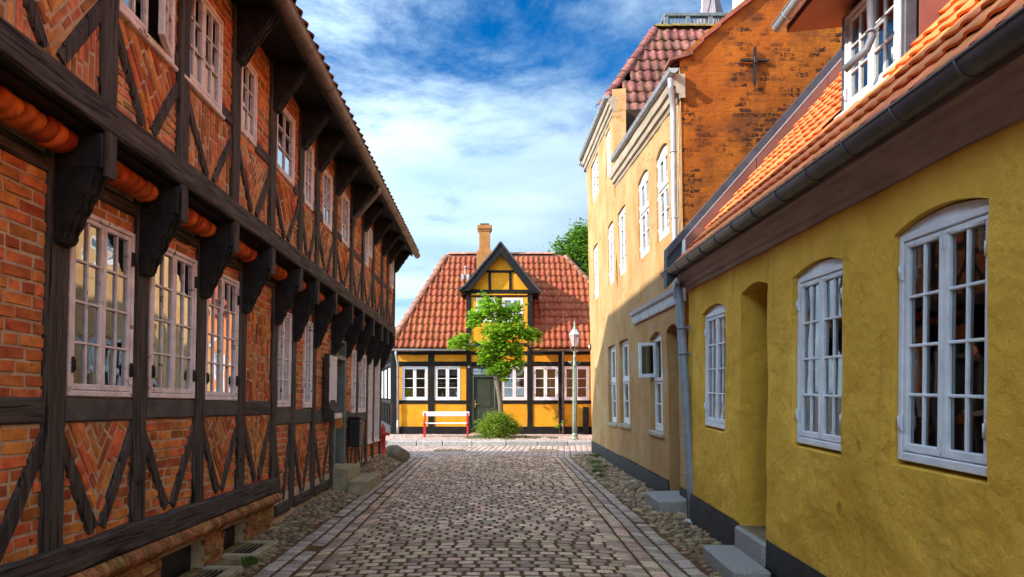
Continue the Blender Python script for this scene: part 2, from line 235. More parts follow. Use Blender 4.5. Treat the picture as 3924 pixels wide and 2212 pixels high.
def glassmat(name, tint, rmin, rmul, bump):
    m = bpy.data.materials.new(name); m.use_nodes = True; t = m.node_tree; N = t.nodes; K = t.links.new
    N.remove(N['Principled BSDF']); o = N['Material Output']
    co = N.new('ShaderNodeTexCoord'); oi = N.new('ShaderNodeObjectInfo'); gm = N.new('ShaderNodeNewGeometry')
    va = N.new('ShaderNodeVectorMath'); va.operation = 'ADD'; K(gm.outputs['Position'], va.inputs[0])
    mu = N.new('ShaderNodeMath'); mu.operation = 'MULTIPLY'; K(oi.outputs['Random'], mu.inputs[0]); mu.inputs[1].default_value = 41; K(mu.outputs[0], va.inputs[1])
    n = N.new('ShaderNodeTexNoise'); n.inputs['Scale'].default_value = 4.5; n.inputs['Detail'].default_value = 1; K(va.outputs[0], n.inputs['Vector'])
    bp = N.new('ShaderNodeBump'); bp.inputs['Strength'].default_value = bump; bp.inputs['Distance'].default_value = 0.02; K(n.outputs[0], bp.inputs['Height'])
    fr = N.new('ShaderNodeFresnel'); fr.inputs['IOR'].default_value = 1.5
    ma = N.new('ShaderNodeMath'); ma.operation = 'MULTIPLY_ADD'; ma.use_clamp = True; K(fr.outputs[0], ma.inputs[0]); ma.inputs[1].default_value = rmul; ma.inputs[2].default_value = rmin
    gl = N.new('ShaderNodeBsdfGlossy'); gl.inputs['Roughness'].default_value = 0.02; K(bp.outputs[0], gl.inputs['Normal']); gl.inputs['Color'].default_value = (0.95, 0.97, 1, 1)
    tr = N.new('ShaderNodeBsdfTransparent'); tr.inputs[0].default_value = (*tint, 1)
    x = N.new('ShaderNodeMixShader'); K(ma.outputs[0], x.inputs[0]); K(tr.outputs[0], x.inputs[1]); K(gl.outputs[0], x.inputs[2]); K(x.outputs[0], o.inputs[0])
    MATS[name] = m
glassmat('glass_old', (0.80, 0.82, 0.80), 0.22, 2.6, 0.10)
glassmat('glass', (0.80, 0.82, 0.82), 0.05, 1.35, 0.03)
glassmat('glass_dim', (0.45, 0.50, 0.50), 0.04, 1.0, 0.03)
glassmat('glass_lamp', (0.85, 0.80, 0.80), 0.12, 1.2, 0.02)
def milk(name, col):
    m = bpy.data.materials.new(name); m.use_nodes = True; b = m.node_tree.nodes['Principled BSDF']
    b.inputs['Base Color'].default_value = (*col, 1); b.inputs['Roughness'].default_value = 0.3; b.inputs['Transmission Weight'].default_value = 0.5; b.inputs['Alpha'].default_value = 0.75
    MATS[name] = m
milk('lamp_glass', (0.80, 0.68, 0.66))
# ------------------------------------------------------------------ mesh helpers
def nn(p, s=1.0): return noise.noise(Vector(p) * s)
class MB:
    """collects faces; build() links them as ONE mesh object"""
    def __init__(s): s.v = []; s.f = []; s.sm = []
    def add(s, vs, fs, smooth=False):
        o = len(s.v); s.v.extend([tuple(p) for p in vs]); s.f.extend([tuple(i + o for i in f) for f in fs]); s.sm.extend([smooth] * len(fs)); return s
    def hexa(s, c):
        return s.add(c, [(0, 3, 2, 1), (4, 5, 6, 7), (0, 1, 5, 4), (1, 2, 6, 5), (2, 3, 7, 6), (3, 0, 4, 7)])
    def box(s, x0, x1, y0, y1, z0, z1, b=0.0):
        if x0 > x1: x0, x1 = x1, x0
        if y0 > y1: y0, y1 = y1, y0
        if z0 > z1: z0, z1 = z1, z0
        b = min(b, (x1 - x0) * .45, (y1 - y0) * .45, (z1 - z0) * .45)
        if b <= 0: return s.hexa([(x0, y0, z0), (x1, y0, z0), (x1, y1, z0), (x0, y1, z0), (x0, y0, z1), (x1, y0, z1), (x1, y1, z1), (x0, y1, z1)])
        X = (x0, x1); Y = (y0, y1); Z = (z0, z1); vs = []; ix = {}
        for i in (0, 1):
            for j in (0, 1):
                for k in (0, 1):
                    a = (X[i], Y[j], Z[k]); d = (b if i == 0 else -b, b if j == 0 else -b, b if k == 0 else -b)
                    for ax in range(3):
                        p = [a[0] + d[0], a[1] + d[1], a[2] + d[2]]; p[ax] = a[ax]; ix[(i, j, k, ax)] = len(vs); vs.append(tuple(p))
        fs = []
        fs += [tuple(ix[(q[0], q[1], q[2], 0)] for q in [(i, 0, 0), (i, 1, 0), (i, 1, 1), (i, 0, 1)][::(1 if i else -1)]) for i in (0, 1)]
        fs += [tuple(ix[(q[0], q[1], q[2], 1)] for q in [(0, j, 0), (0, j, 1), (1, j, 1), (1, j, 0)][::(1 if j else -1)]) for j in (0, 1)]
        fs += [tuple(ix[(q[0], q[1], q[2], 2)] for q in [(0, 0, k), (1, 0, k), (1, 1, k), (0, 1, k)][::(1 if k else -1)]) for k in (0, 1)]
        for a in (0, 1):
            for c in (0, 1):
                fs.append((ix[(a, c, 0, 0)], ix[(a, c, 1, 0)], ix[(a, c, 1, 1)], ix[(a, c, 0, 1)]))
                fs.append((ix[(a, 0, c, 0)], ix[(a, 1, c, 0)], ix[(a, 1, c, 2)], ix[(a, 0, c, 2)]))
                fs.append((ix[(0, a, c, 1)], ix[(1, a, c, 1)], ix[(1, a, c, 2)], ix[(0, a, c, 2)]))
        for i in (0, 1):
            for j in (0, 1):
                for k in (0, 1): fs.append((ix[(i, j, k, 0)], ix[(i, j, k, 1)], ix[(i, j, k, 2)]))
        return s.add(vs, fs)
    def prism(s, pts, a0, a1, ax=0, smooth=False):
        """2-D polygon extruded along axis ax (0=x: pts are (y,z); 1=y: pts are (x,z); 2=z: pts are (x,y))"""
        n = len(pts)
        def P(p, a): return (a, p[0], p[1]) if ax == 0 else (p[0], a, p[1]) if ax == 1 else (p[0], p[1], a)
        vs = [P(p, a0) for p in pts] + [P(p, a1) for p in pts]
        fs = [tuple(range(n))[::-1], tuple(range(n, 2 * n))]
        s.add(vs, fs); o = len(s.v) - 2 * n
        for i in range(n): s.f.append((o + i, o + (i + 1) % n, o + n + (i + 1) % n, o + n + i)); s.sm.append(smooth)
        return s
    def tube(s, path, r, n=8, smooth=True, caps=True):
        path = [Vector(p) for p in path]; rs = r if isinstance(r, (list, tuple)) else [r] * len(path); vs = []; fs = []; up = None
        for i, p in enumerate(path):
            t = (path[min(i + 1, len(path) - 1)] - path[max(i - 1, 0)]).normalized()
            if up is None: up = Vector((0, 0, 1)) if abs(t.z) < .9 else Vector((1, 0, 0))
            a = t.cross(up).normalized(); bb = a.cross(t).normalized(); up = bb
            for k in range(n):
                an = 2 * math.pi * k / n; vs.append(p + (a * math.cos(an) + bb * math.sin(an)) * rs[i])
        for i in range(len(path) - 1):
            for k in range(n): fs.append((i * n + k, i * n + (k + 1) % n, (i + 1) * n + (k + 1) % n, (i + 1) * n + k))
        s.add(vs, fs, smooth)
        if caps:
            o = len(s.v) - len(vs); s.f += [tuple(range(o, o + n))[::-1], tuple(range(o + len(vs) - n, o + len(vs)))]; s.sm += [False, False]
        return s
    def lathe(s, prof, c=(0, 0, 0), n=12, smooth=True, caps=True, ph=0.0):
        vs = []; fs = []
        for r, z in prof:
            for k in range(n): a = 2 * math.pi * k / n + ph; vs.append((c[0] + r * math.cos(a), c[1] + r * math.sin(a), c[2] + z))
        for i in range(len(prof) - 1):
            for k in range(n): fs.append((i * n + k, i * n + (k + 1) % n, (i + 1) * n + (k + 1) % n, (i + 1) * n + k))
        s.add(vs, fs, smooth); o = len(s.v) - len(vs)
        if caps: s.f += [tuple(range(o, o + n))[::-1], tuple(range(o + len(vs) - n, o + len(vs)))]; s.sm += [False, False]
        return s
    def ell(s, c, r, n=10, m=6, jit=0.0, sd=0.0):
        vs = []; fs = []
        for i in range(m + 1):
            th = math.pi * i / m
            for k in range(n):
                a = 2 * math.pi * k / n; d = Vector((math.sin(th) * math.cos(a), math.sin(th) * math.sin(a), math.cos(th)))
                q = 1 + jit * nn((d.x * 1.3 + sd, d.y * 1.3 - sd, d.z * 1.3 + 2 * sd)); vs.append((c[0] + d.x * r[0] * q, c[1] + d.y * r[1] * q, c[2] + d.z * r[2] * q))
        for i in range(m):
            for k in range(n): fs.append((i * n + k, (i + 1) * n + k, (i + 1) * n + (k + 1) % n, i * n + (k + 1) % n))
        return s.add(vs, fs, True)
    def timber(s, u0, v0, u1, v1, wd, y0, y1, seg=0.22, jit=0.007, ch=0.014):
        """hewn timber lying in the facade plane: uneven edges, chamfered, slightly crooked"""
        a = Vector((u0, 0, v0)); b = Vector((u1, 0, v1)); L = (b - a).length; n = max(1, int(L / seg)); t = (b - a) / L; pr = Vector((t.z, 0, -t.x)); sd = R.random() * 90
        vs = []; fs = []
        for i in range(n + 1):
            p = a + t * (L * i / n); q = i * .9 + sd
            l = -wd / 2 + jit * nn((q, 1.3, sd)) * 1.6; r = wd / 2 + jit * nn((q, 7.7, sd)) * 1.6; f = y0 + jit * nn((q, 3.1, sd)); bk = y1
            for (o, y) in ((l, f + ch), (l + ch, f), (r - ch, f), (r, f + ch), (r, bk), (l, bk)):
                c = p + pr * o; vs.append((c.x, y, c.z))
        for i in range(n):
            for k in range(6): fs.append((i * 6 + k, i * 6 + (k + 1) % 6, i * 6 + 6 + (k + 1) % 6, i * 6 + 6 + k))
        fs += [tuple(range(6)), tuple(range(n * 6, n * 6 + 6))[::-1]]
        return s.add(vs, fs)
    def mesh(s, name, mats):
        me = bpy.data.meshes.new(name); me.from_pydata(s.v, [], s.f); me.polygons.foreach_set('use_smooth', s.sm)
        for m in (mats if isinstance(mats, (list, tuple)) else [mats]): me.materials.append(MATS[m])
        return me
    def build(s, name, mats, parent=None, fix=True):
        me = s.mesh(name, mats)
        if fix:
            import bmesh
            b = bmesh.new(); b.from_mesh(me); bmesh.ops.recalc_face_normals(b, faces=b.faces); b.to_mesh(me); b.free()
        return link(name, me, parent)
def link(name, data, parent=None, M=None):
    o = bpy.data.objects.new(name, data); COL.objects.link(o)
    if parent is not None: o.parent = parent
    if M is not None: o.matrix_basis = M
    return o
def tag(o, label=None, cat=None, group=None, kind=None):
    if label: o['label'] = label
    if cat: o['category'] = cat
    if group: o['group'] = group
    if kind: o['kind'] = kind
    return o
def empty(name, loc=(0, 0, 0), rz=0.0, M=None):
    o = bpy.data.objects.new(name, None); COL.objects.link(o); o.empty_display_size = .2
    if M is not None: o.matrix_basis = M
    else: o.location = loc; o.rotation_euler = (0, 0, rz)
    return o
class Frame:
    """a facade: u along it (to the right seen from the street), y into the house, v up"""
    def __init__(s, o, ex, up):
        s.o = Vector(o); s.ex = Vector(ex).normalized(); up = Vector(up); s.ez = (up - s.ex * up.dot(s.ex)).normalized(); s.ey = s.ez.cross(s.ex)
        s.M = Matrix(((s.ex.x, s.ey.x, s.ez.x, s.o.x), (s.ex.y, s.ey.y, s.ez.y, s.o.y), (s.ex.z, s.ey.z, s.ez.z, s.o.z), (0, 0, 0, 1)))
        s.I = s.M.inverted()
    def loc(s, p): return s.I @ Vector(p)
def project(p):
    d = p - CAM
    if d.y < .2: return None
    return CX + FPX * d.x / d.y, CY - FPX * d.z / d.y, d.y
def seen_key(p):
    q = project(p)
    if q is None: return 1e9 + (p - CAM).length
    x, y, d = q
    return d if (-30 < x < 3954 and -30 < y < 2242) else 1e6 + d
class Pieces:
    """many alike pieces: the ones that show largest become parts of their own, the rest one joined mesh"""
    def __init__(s, name, parent, mt, limit=300, rest=None):
        s.name = name; s.par = parent; s.mat = mt; s.lim = limit; s.rest = rest or name + '_field'; s.items = []; s.var = {}
    def variant(s, key, mb, fix=True):
        me = mb.mesh(s.name, s.mat)
        if fix:
            import bmesh
            b = bmesh.new(); b.from_mesh(me); bmesh.ops.recalc_face_normals(b, faces=b.faces); b.to_mesh(me); b.free()
        V = np.array([tuple(v.co) for v in me.vertices]); Fs = [tuple(p.vertices) for p in me.polygons]; Sm = [p.use_smooth for p in me.polygons]
        s.var[key] = (me, V, Fs, Sm)
    def add(s, key, M): s.items.append((key, M))
    def finish(s):
        pm = s.par.matrix_basis if s.par is not None else Matrix()
        it = sorted(s.items, key=lambda q: seen_key(pm @ q[1].translation))
        for k, M in it[:s.lim]: link(s.name, s.var[k][0], s.par, M)
        if it[s.lim:]:
            vs = []; fs = []; sm = []; o = 0
            for k, M in it[s.lim:]:
                me, V, Fs, S = s.var[k]; A = np.array(M)
                vs.append(V @ A[:3, :3].T + A[:3, 3]); fs.extend([tuple(i + o for i in f) for f in Fs]); sm.extend(S); o += len(V)
            me = bpy.data.meshes.new(s.rest); me.from_pydata(np.concatenate(vs).tolist(), [], fs); me.polygons.foreach_set('use_smooth', sm); me.materials.append(MATS[s.mat])
            tag(link(s.rest, me, s.par), kind='stuff')
def rotz(a): return Matrix.Rotation(a, 4, 'Z')
def basis(x, y, z, o): return Matrix(((x[0], y[0], z[0], o[0]), (x[1], y[1], z[1], o[1]), (x[2], y[2], z[2], o[2]), (0, 0, 0, 1)))
# ------------------------------------------------------------------ builders shared by the houses
def wall(par, name, mt, u0, u1, v0, v1, ops=(), grid=0.17, amp=0.006, fr=1.1, seed=0.0, y=0.0, rough=None):
    """plastered wall sheet with real openings and reveals, slightly uneven"""
    ed = {round(u0, 4), round(u1, 4)}
    for o in ops:
        n = 10 if o.get('rise') else 1
        for i in range(n + 1): ed.add(round(o['u0'] + (o['u1'] - o['u0']) * i / n, 4))
    ed = sorted(e for e in ed if u0 - 1e-6 <= e <= u1 + 1e-6); us = []
    for a, b in zip(ed, ed[1:]):
        n = max(1, int(math.ceil((b - a) / grid)))
        us += [a + (b - a) * i / n for i in range(n)]
    us.append(ed[-1])
    def top(o, u):
        h = (o['u1'] - o['u0']) / 2; c = (o['u1'] + o['u0']) / 2
        return o['v1'] + o.get('rise', 0) * max(0.0, 1 - ((u - c) / h) ** 2)
    def dsp(u, v): return y + amp * (nn((u * fr, v * fr, seed)) + .5 * nn((u * fr * 3.1, v * fr * 3.1, seed + 5))) + (rough(u, v) if rough else 0.0)
    V = []; ix = {}; F = []; SM = []
    def P(u, v):
        k = (round(u, 4), round(v, 4))
        if k not in ix: ix[k] = len(V); V.append((u, dsp(u, v), v))
        return ix[k]
    vt = v1 if callable(v1) else (lambda u: v1)
    for a, b in zip(us, us[1:]):
        m = (a + b) / 2; cur = (v0, v0)
        for o in sorted([o for o in ops if o['u0'] < m < o['u1']], key=lambda q: q['v0']) + [None]:
            hi = (vt(a), vt(b)) if o is None else (o['v0'], o['v0'])
            lo_m = max(cur); hi_m = min(hi)
            lv = [cur]; k = math.floor(lo_m / grid) + 1
            while k * grid < hi_m - 1e-4:
                if k * grid > lo_m + 1e-4: lv.append((k * grid, k * grid))
                k += 1
            lv.append(hi)
            for (p, q), (r, t) in zip(lv, lv[1:]):
                if r - p < 1e-5 and t - q < 1e-5: continue
                f = [P(a, p), P(b, q), P(b, t), P(a, r)]; f2 = []
                for i in f:
                    if i not in f2: f2.append(i)
                if len(f2) > 2: F.append(tuple(f2)); SM.append(True)
            if o is not None: cur = (top(o, a), top(o, b))
    for o in ops:
        d = o.get('depth', .12); pts = [(o['u0'], o['v0'])]
        k = math.floor(o['v0'] / grid) + 1
        lv = []
        while k * grid < o['v1'] - 1e-4: lv.append(k * grid); k += 1
        pts += [(o['u0'], q) for q in lv] + [(u, top(o, u)) for u in us if o['u0'] - 1e-4 <= u <= o['u1'] + 1e-4] + [(o['u1'], q) for q in reversed(lv)] + [(o['u1'], o['v0'])]
        pts += [(u, o['v0']) for u in reversed(us) if o['u0'] + 1e-4 < u < o['u1'] - 1e-4]
        n = len(pts); base = len(V); sl = o.get('slope', 0.0)
        for (u, v) in pts: V.append((u, dsp(u, v), v))
        for (u, v) in pts: V.append((u, y + d, v + (sl if abs(v - o['v0']) < 1e-4 else 0)))
        for i in range(n): j = (i + 1) % n; F.append((base + i, base + n + i, base + n + j, base + j)); SM.append(False)
    mb = MB(); mb.v = V; mb.f = F; mb.sm = SM
    return mb.build(name, mt, par, fix=False)
PANE = None
def pane(par, mt, x0, x1, z0, z1, y):
    global PANE
    if PANE is None: PANE = {}
    if mt not in PANE: PANE[mt] = MB().box(-.5, .5, -.5, .5, -.5, .5).mesh('pane', mt)
    M = Matrix.Translation(((x0 + x1) / 2, y, (z0 + z1) / 2)) @ Matrix.Rotation(R.uniform(-.012, .012), 4, 'Z') @ Matrix.Rotation(R.uniform(-.010, .010), 4, 'X') @ Matrix.Diagonal((x1 - x0, .004, z1 - z0, 1))
    return link('pane', PANE[mt], par, M)
def curtain(par, mt, x0, x1, z0, z1, y, amp=.025, per=.07, name='curtain'):
    mb = MB(); n = max(6, int((x1 - x0) / per * 6)); vs = []
    for i in range(n + 1):
        x = x0 + (x1 - x0) * i / n; yy = y + amp * math.sin(i / 6 * 2 * math.pi) + amp * .6 * nn((x * 7, z0, y))
        vs += [(x, yy, z0), (x, yy * 1.0, z1)]
    mb.add(vs, [(2 * i, 2 * i + 2, 2 * i + 3, 2 * i + 1) for i in range(n)], True)
    return mb.build(name, mt, par, fix=False)
def window(par, u0, u1, v0, v1, y, ncas=2, cols=2, rows=4, mt='paint_white', gl='glass', fw=.045, sw=.042, mw=.018, fd=.07, rise=0.0, hinge=None, room='room', rd=.7, sill=None, split=None, skip=(), label=None, corner=False, re=.25):
    """casement window: frame > sash (with glazing bars), panes, hinges, room behind; split = height of a transom"""
    mb = MB(); b = .006
    mb.box(u0, u0 + fw, y, y + fd, v0, v1, b).box(u1 - fw, u1, y, y + fd, v0, v1, b).box(u0 + fw, u1 - fw, y, y + fd, v0, v0 + fw * 1.1, b).box(u0 + fw, u1 - fw, y, y + fd, v1 - fw, v1, b)
    if rise:
        n = 12; c = (u0 + u1) / 2; h = (u1 - u0) / 2
        mb.prism([(u0, v1 + .002)] + [(u0 + (u1 - u0) * i / n, v1 + .004 + rise * (1 - ((u0 + (u1 - u0) * i / n - c) / h) ** 2)) for i in range(n + 1)] + [(u1, v1 + .002)], y + .012, y + fd, ax=1)
    lv = [v0 + fw * 1.1, v1 - fw]
    if split: mb.box(u0 + fw, u1 - fw, y - .012, y + fd, split - .03, split + .03, b); lv = [v0 + fw * 1.1, split - .03, split + .03, v1 - fw]
    W = mb.build('window', mt, par)
    if label: W['label'] = label
    cw = (u1 - u0 - 2 * fw) / ncas
    for li in range(0, len(lv), 2):
        za, zb = lv[li] + .003, lv[li + 1] - .003; rr = rows if not split else (rows[li // 2])
        for c in range(ncas):
            if (li // 2, c) in skip: continue
            xa = u0 + fw + cw * c + .003; xb = xa + cw - .006
            sashpart(W, xa, xb, za, zb, y + .008, cols, rr, mt, gl, sw, mw, b, corner)
            if hinge:
                hx = xa - .004 if c == 0 else xb + .004
                if ncas == 1: hx = xa - .004
                for hz in (za + (zb - za) * .14, zb - (zb - za) * .14):
                    MB().box(hx - .011, hx + .011, y - .012, y + .006, hz - .05, hz + .05, .004).tube([(hx, y - .016, hz - .035), (hx, y - .016, hz + .035)], .008, 6).build('hinge', hinge, W)
    if sill: MB().box(u0 - .03, u1 + .03, y - sill, y + fd, v0 - .035, v0 - .002, .008).build('sill', mt, W)
    if room:
        q = y + fd; e = re
        r = MB(); r.add([(u0 - e, q + .002, v0 - e), (u1 + e, q + .002, v0 - e), (u1 + e, q + .002, v1 + e), (u0 - e, q + .002, v1 + e), (u0 - e, q + rd, v0 - e), (u1 + e, q + rd, v0 - e), (u1 + e, q + rd, v1 + e), (u0 - e, q + rd, v1 + e)],
                        [(4, 5, 6, 7), (0, 1, 5, 4), (1, 2, 6, 5), (2, 3, 7, 6), (3, 0, 4, 7)])
        r.build('room_interior', room, W, fix=False)
    return W
def sashpart(W, xa, xb, za, zb, y, cols, rows, mt, gl, sw, mw, b=.005, corner=False, name='sash'):
    d = .042; s = MB()
    s.box(xa, xa + sw, y, y + d, za, zb, b).box(xb - sw, xb, y, y + d, za, zb, b).box(xa + sw, xb - sw, y, y + d, za, za + sw * 1.25, b).box(xa + sw, xb - sw, y, y + d, zb - sw, zb, b)
    ix0, ix1, iz0, iz1 = xa + sw, xb - sw, za + sw * 1.25, zb - sw
    pw = (ix1 - ix0) / cols; ph = (iz1 - iz0) / rows
    for i in range(1, cols): s.box(ix0 + pw * i - mw / 2, ix0 + pw * i + mw / 2, y + .006, y + d - .004, iz0, iz1, .004)
    for j in range(1, rows): s.box(ix0, ix1, y + .004, y + d - .006, iz0 + ph * j - mw / 2, iz0 + ph * j + mw / 2, .004)
    S = s.build(name, mt, W)
    for i in range(cols):
        for j in range(rows):
            pane(W, gl, ix0 + pw * i + .002, ix0 + pw * (i + 1) - .002, iz0 + ph * j + .002, iz0 + ph * (j + 1) - .002, y + .024)
    if corner:
        for (cx, sx_) in ((xa, 1), (xb, -1)):
            for (cz, sz_) in ((za, 1), (zb, -1)):
                MB().box(cx + sx_ * .004, cx + sx_ * .10, y - .004, y + .004, cz + sz_ * .008, cz + sz_ * .026).box(cx + sx_ * .004, cx + sx_ * .022, y - .0035, y + .0035, cz + sz_ * .008, cz + sz_ * .10).build('corner_iron', mt, W)
    return S
def clip(poly, cp):
    """convex clip (Sutherland-Hodgman); cp counter-clockwise"""
    out = poly
    for i in range(len(cp)):
        a = cp[i]; b = cp[(i + 1) % len(cp)]; inp = out; out = []
        if not inp: return []
        def sd(p): return (b[0] - a[0]) * (p[1] - a[1]) - (b[1] - a[1]) * (p[0] - a[0])
        for j in range(len(inp)):
            p = inp[j]; q = inp[(j + 1) % len(inp)]; sp, sq = sd(p), sd(q)
            if sp >= 0: out.append(p)
            if (sp >= 0) != (sq >= 0):
                t = sp / (sp - sq); out.append((p[0] + (q[0] - p[0]) * t, p[1] + (q[1] - p[1]) * t))
    return out
def area(p): return .5 * sum(p[i][0] * p[(i + 1) % len(p)][1] - p[(i + 1) % len(p)][0] * p[i][1] for i in range(len(p)))
class Bricks:
    def __init__(s, par, mt='brick', name='brick', limit=300): s.par = par; s.mt = mt; s.name = name; s.lim = limit; s.it = []
    def panel(s, poly, ang=0.0, y=0.0, L=.235, H=.0745, j=.016, off=None):
        if area(poly) < 0: poly = poly[::-1]
        c = (sum(p[0] for p in poly) / len(poly), sum(p[1] for p in poly) / len(poly)); ca, sa = math.cos(ang), math.sin(ang)
        def T(a, b_): return (c[0] + a * ca - b_ * sa, c[1] + a * sa + b_ * ca)
        loc = [((p[0] - c[0]) * ca + (p[1] - c[1]) * sa, -(p[0] - c[0]) * sa + (p[1] - c[1]) * ca) for p in poly]
        a0 = min(p[0] for p in loc) - L; a1 = max(p[0] for p in loc) + L; b0 = min(p[1] for p in loc); b1 = max(p[1] for p in loc)
        b_ = b0 - R.random() * H * .3; row = R.randint(0, 5)
        while b_ < b1:
            a = a0 + (row % 2) * L * .5 + R.uniform(-.03, .03); row += 1
            while a < a1:
                l = L * (R.uniform(.93, 1.05) if R.random() > .16 else R.uniform(.45, .55)); q = .0035
                r = [(a + j / 2 + R.uniform(-q, q), b_ + j / 2 + R.uniform(-q, q)), (a + l - j / 2 + R.uniform(-q, q), b_ + j / 2 + R.uniform(-q, q)), (a + l - j / 2 + R.uniform(-q, q), b_ + H - j / 2 + R.uniform(-q, q)), (a + j / 2 + R.uniform(-q, q), b_ + H - j / 2 + R.uniform(-q, q))]
                pl = clip([T(*p) for p in r], poly)
                if len(pl) > 2 and area(pl) > .0011: s.it.append((pl, y - R.uniform(.002, .013)))
                a += l
            b_ += H
    def finish(s, rest='brickwork'):
        def geo(pl, y, o=(0, 0)):
            n = len(pl); cx = sum(p[0] for p in pl) / n; cz = sum(p[1] for p in pl) / n
            ins = [(cx + (p[0] - cx) * .0 + (p[0] - cx) * max(.5, 1 - .010 / max(.02, math.hypot(p[0] - cx, p[1] - cz))), cz + (p[1] - cz) * max(.5, 1 - .010 / max(.02, math.hypot(p[0] - cx, p[1] - cz)))) for p in pl]
            vs = [(p[0] - o[0], y + R.uniform(0, .003), p[1] - o[1]) for p in ins] + [(p[0] - o[0], y + .007, p[1] - o[1]) for p in pl] + [(p[0] - o[0], y + .045, p[1] - o[1]) for p in pl]
            fs = [tuple(range(n))]
            for i in range(n):
                k = (i + 1) % n; fs += [(n + i, n + k, k, i), (2 * n + i, 2 * n + k, n + k, n + i)]
            return vs, fs
        pm = s.par.matrix_basis
        def key(q):
            n = len(q[0]); p = pm @ Vector((sum(a[0] for a in q[0]) / n, q[1], sum(a[1] for a in q[0]) / n)); k = seen_key(p)
            return k - 1.2 * min(1, abs(area(q[0])) / .015) if k < 1e5 else k
        it = sorted(s.it, key=key); rb = MB()
        for i, (pl, y) in enumerate(it):
            if i < s.lim:
                n = len(pl); c = (sum(a[0] for a in pl) / n, sum(a[1] for a in pl) / n); vs, fs = geo(pl, y, c)
                m = MB(); m.add(vs, fs); link(s.name, m.mesh(s.name, s.mt), s.par, Matrix.Translation((c[0], 0, c[1])))
            else: rb.add(*geo(pl, y))
        if rb.v: tag(rb.build(rest, s.mt, s.par, fix=False), kind='stuff')
def gutter(par, A, B, r, mt, nb=10, out=(0, -1, 0), name='gutter', rings=True, bm=None):
    A = Vector(A); B = Vector(B); t = (B - A).normalized(); o = Vector(out); o = (o - t * o.dot(t)).normalized(); up = o.cross(t); up = up if up.z > 0 else -up
    n = 10; seg = max(1, int((B - A).length / .8)); m = MB()
    for rr in (r, r * .93):
        vs = []; fs = []
        for i in range(seg + 1):
            p = A + (B - A) * (i / seg) + up * (.006 * nn((i * 1.7, r, 3)))
            for k in range(n + 1): a = math.pi + math.pi * k / n; vs.append(p + o * math.cos(a) * rr + up * math.sin(a) * rr)
        for i in range(seg):
            for k in range(n): fs.append((i * (n + 1) + k, i * (n + 1) + k + 1, (i + 1) * (n + 1) + k + 1, (i + 1) * (n + 1) + k))
        m.add(vs, fs, True)
    for E_ in (A, B): m.add([E_ + o * math.cos(math.pi + math.pi * k / n) * r + up * math.sin(math.pi + math.pi * k / n) * r for k in range(n + 1)], [tuple(range(n + 1))])
    m.tube([A + o * r + up * .004, B + o * r + up * .004], r * .13, 6)
    G = m.build(name, mt, par, fix=False)
    if rings:
        for i in range(nb):
            p = A + (B - A) * ((i + .5) / nb); q = MB()
            q.tube([p + o * math.cos(math.pi + math.pi * k / 10) * r * 1.03 + up * math.sin(math.pi + math.pi * k / 10) * r * 1.03 for k in range(11)], r * .085, 5)
            q.build('gutter_bracket', bm or mt, G)
    return G
def tilemesh(w, l, h=.035, th=.018, n=7, flat=False):
    m = MB(); vs = []; fs = []; ww = w * 1.08
    def z(t): return h * (.5 + .5 * math.cos(2 * math.pi * (t - .2))) ** 1.25 if not flat else h * .15 * math.cos(2 * math.pi * t)
    for row, (yy, dz) in enumerate(((0, .030), (l * .55, .016), (l * 1.14, 0.0))):
        for i in range(n + 1): t = i / n; vs.append((ww * t, yy - (.010 * math.cos(2 * math.pi * (t - .2)) if row == 0 else 0), z(t) + dz))
    for i in range(n + 1): t = i / n; vs.append((ww * t, .004 - .010 * math.cos(2 * math.pi * (t - .2)), z(t) + .030 - th))
    for r_ in range(2):
        for i in range(n): a = r_ * (n + 1) + i; fs.append((a, a + 1, a + n + 2, a + n + 1))
    m.add(vs, fs, True); o = 3 * (n + 1)
    for i in range(n): m.f.append((o + i, o + i + 1, i + 1, i)); m.sm.append(False)
    return m
def tile_roof(par, O, X, S, w, l, cols, rows, inside, mt, limit=300, h=.035, c0=0, name='roof_tile', jit=.006):
    O = Vector(O); X = Vector(X).normalized(); S = Vector(S).normalized(); N = X.cross(S)
    if N.z < 0: N = -N; X = -X
    P = Pieces(name, par, mt, limit, 'roof_tiling'); P.variant(0, tilemesh(w, l, h), fix=False); P.variant(1, tilemesh(w, l, h * 1.08), fix=False)
    for r_ in range(rows):
        for c in range(c0, c0 + cols):
            if not inside((c + .5) * w, (r_ + .5) * l): continue
            sg = 1 if X.dot(X) > 0 else 1
            p = O + X * (c * w + R.uniform(-jit, jit)) + S * (r_ * l + R.uniform(-jit, jit)) + N * R.uniform(0, jit)
            P.add(R.randint(0, 1), basis(X, S, N, p) @ Matrix.Rotation(R.uniform(-.012, .012), 4, 'Z'))
    P.finish()
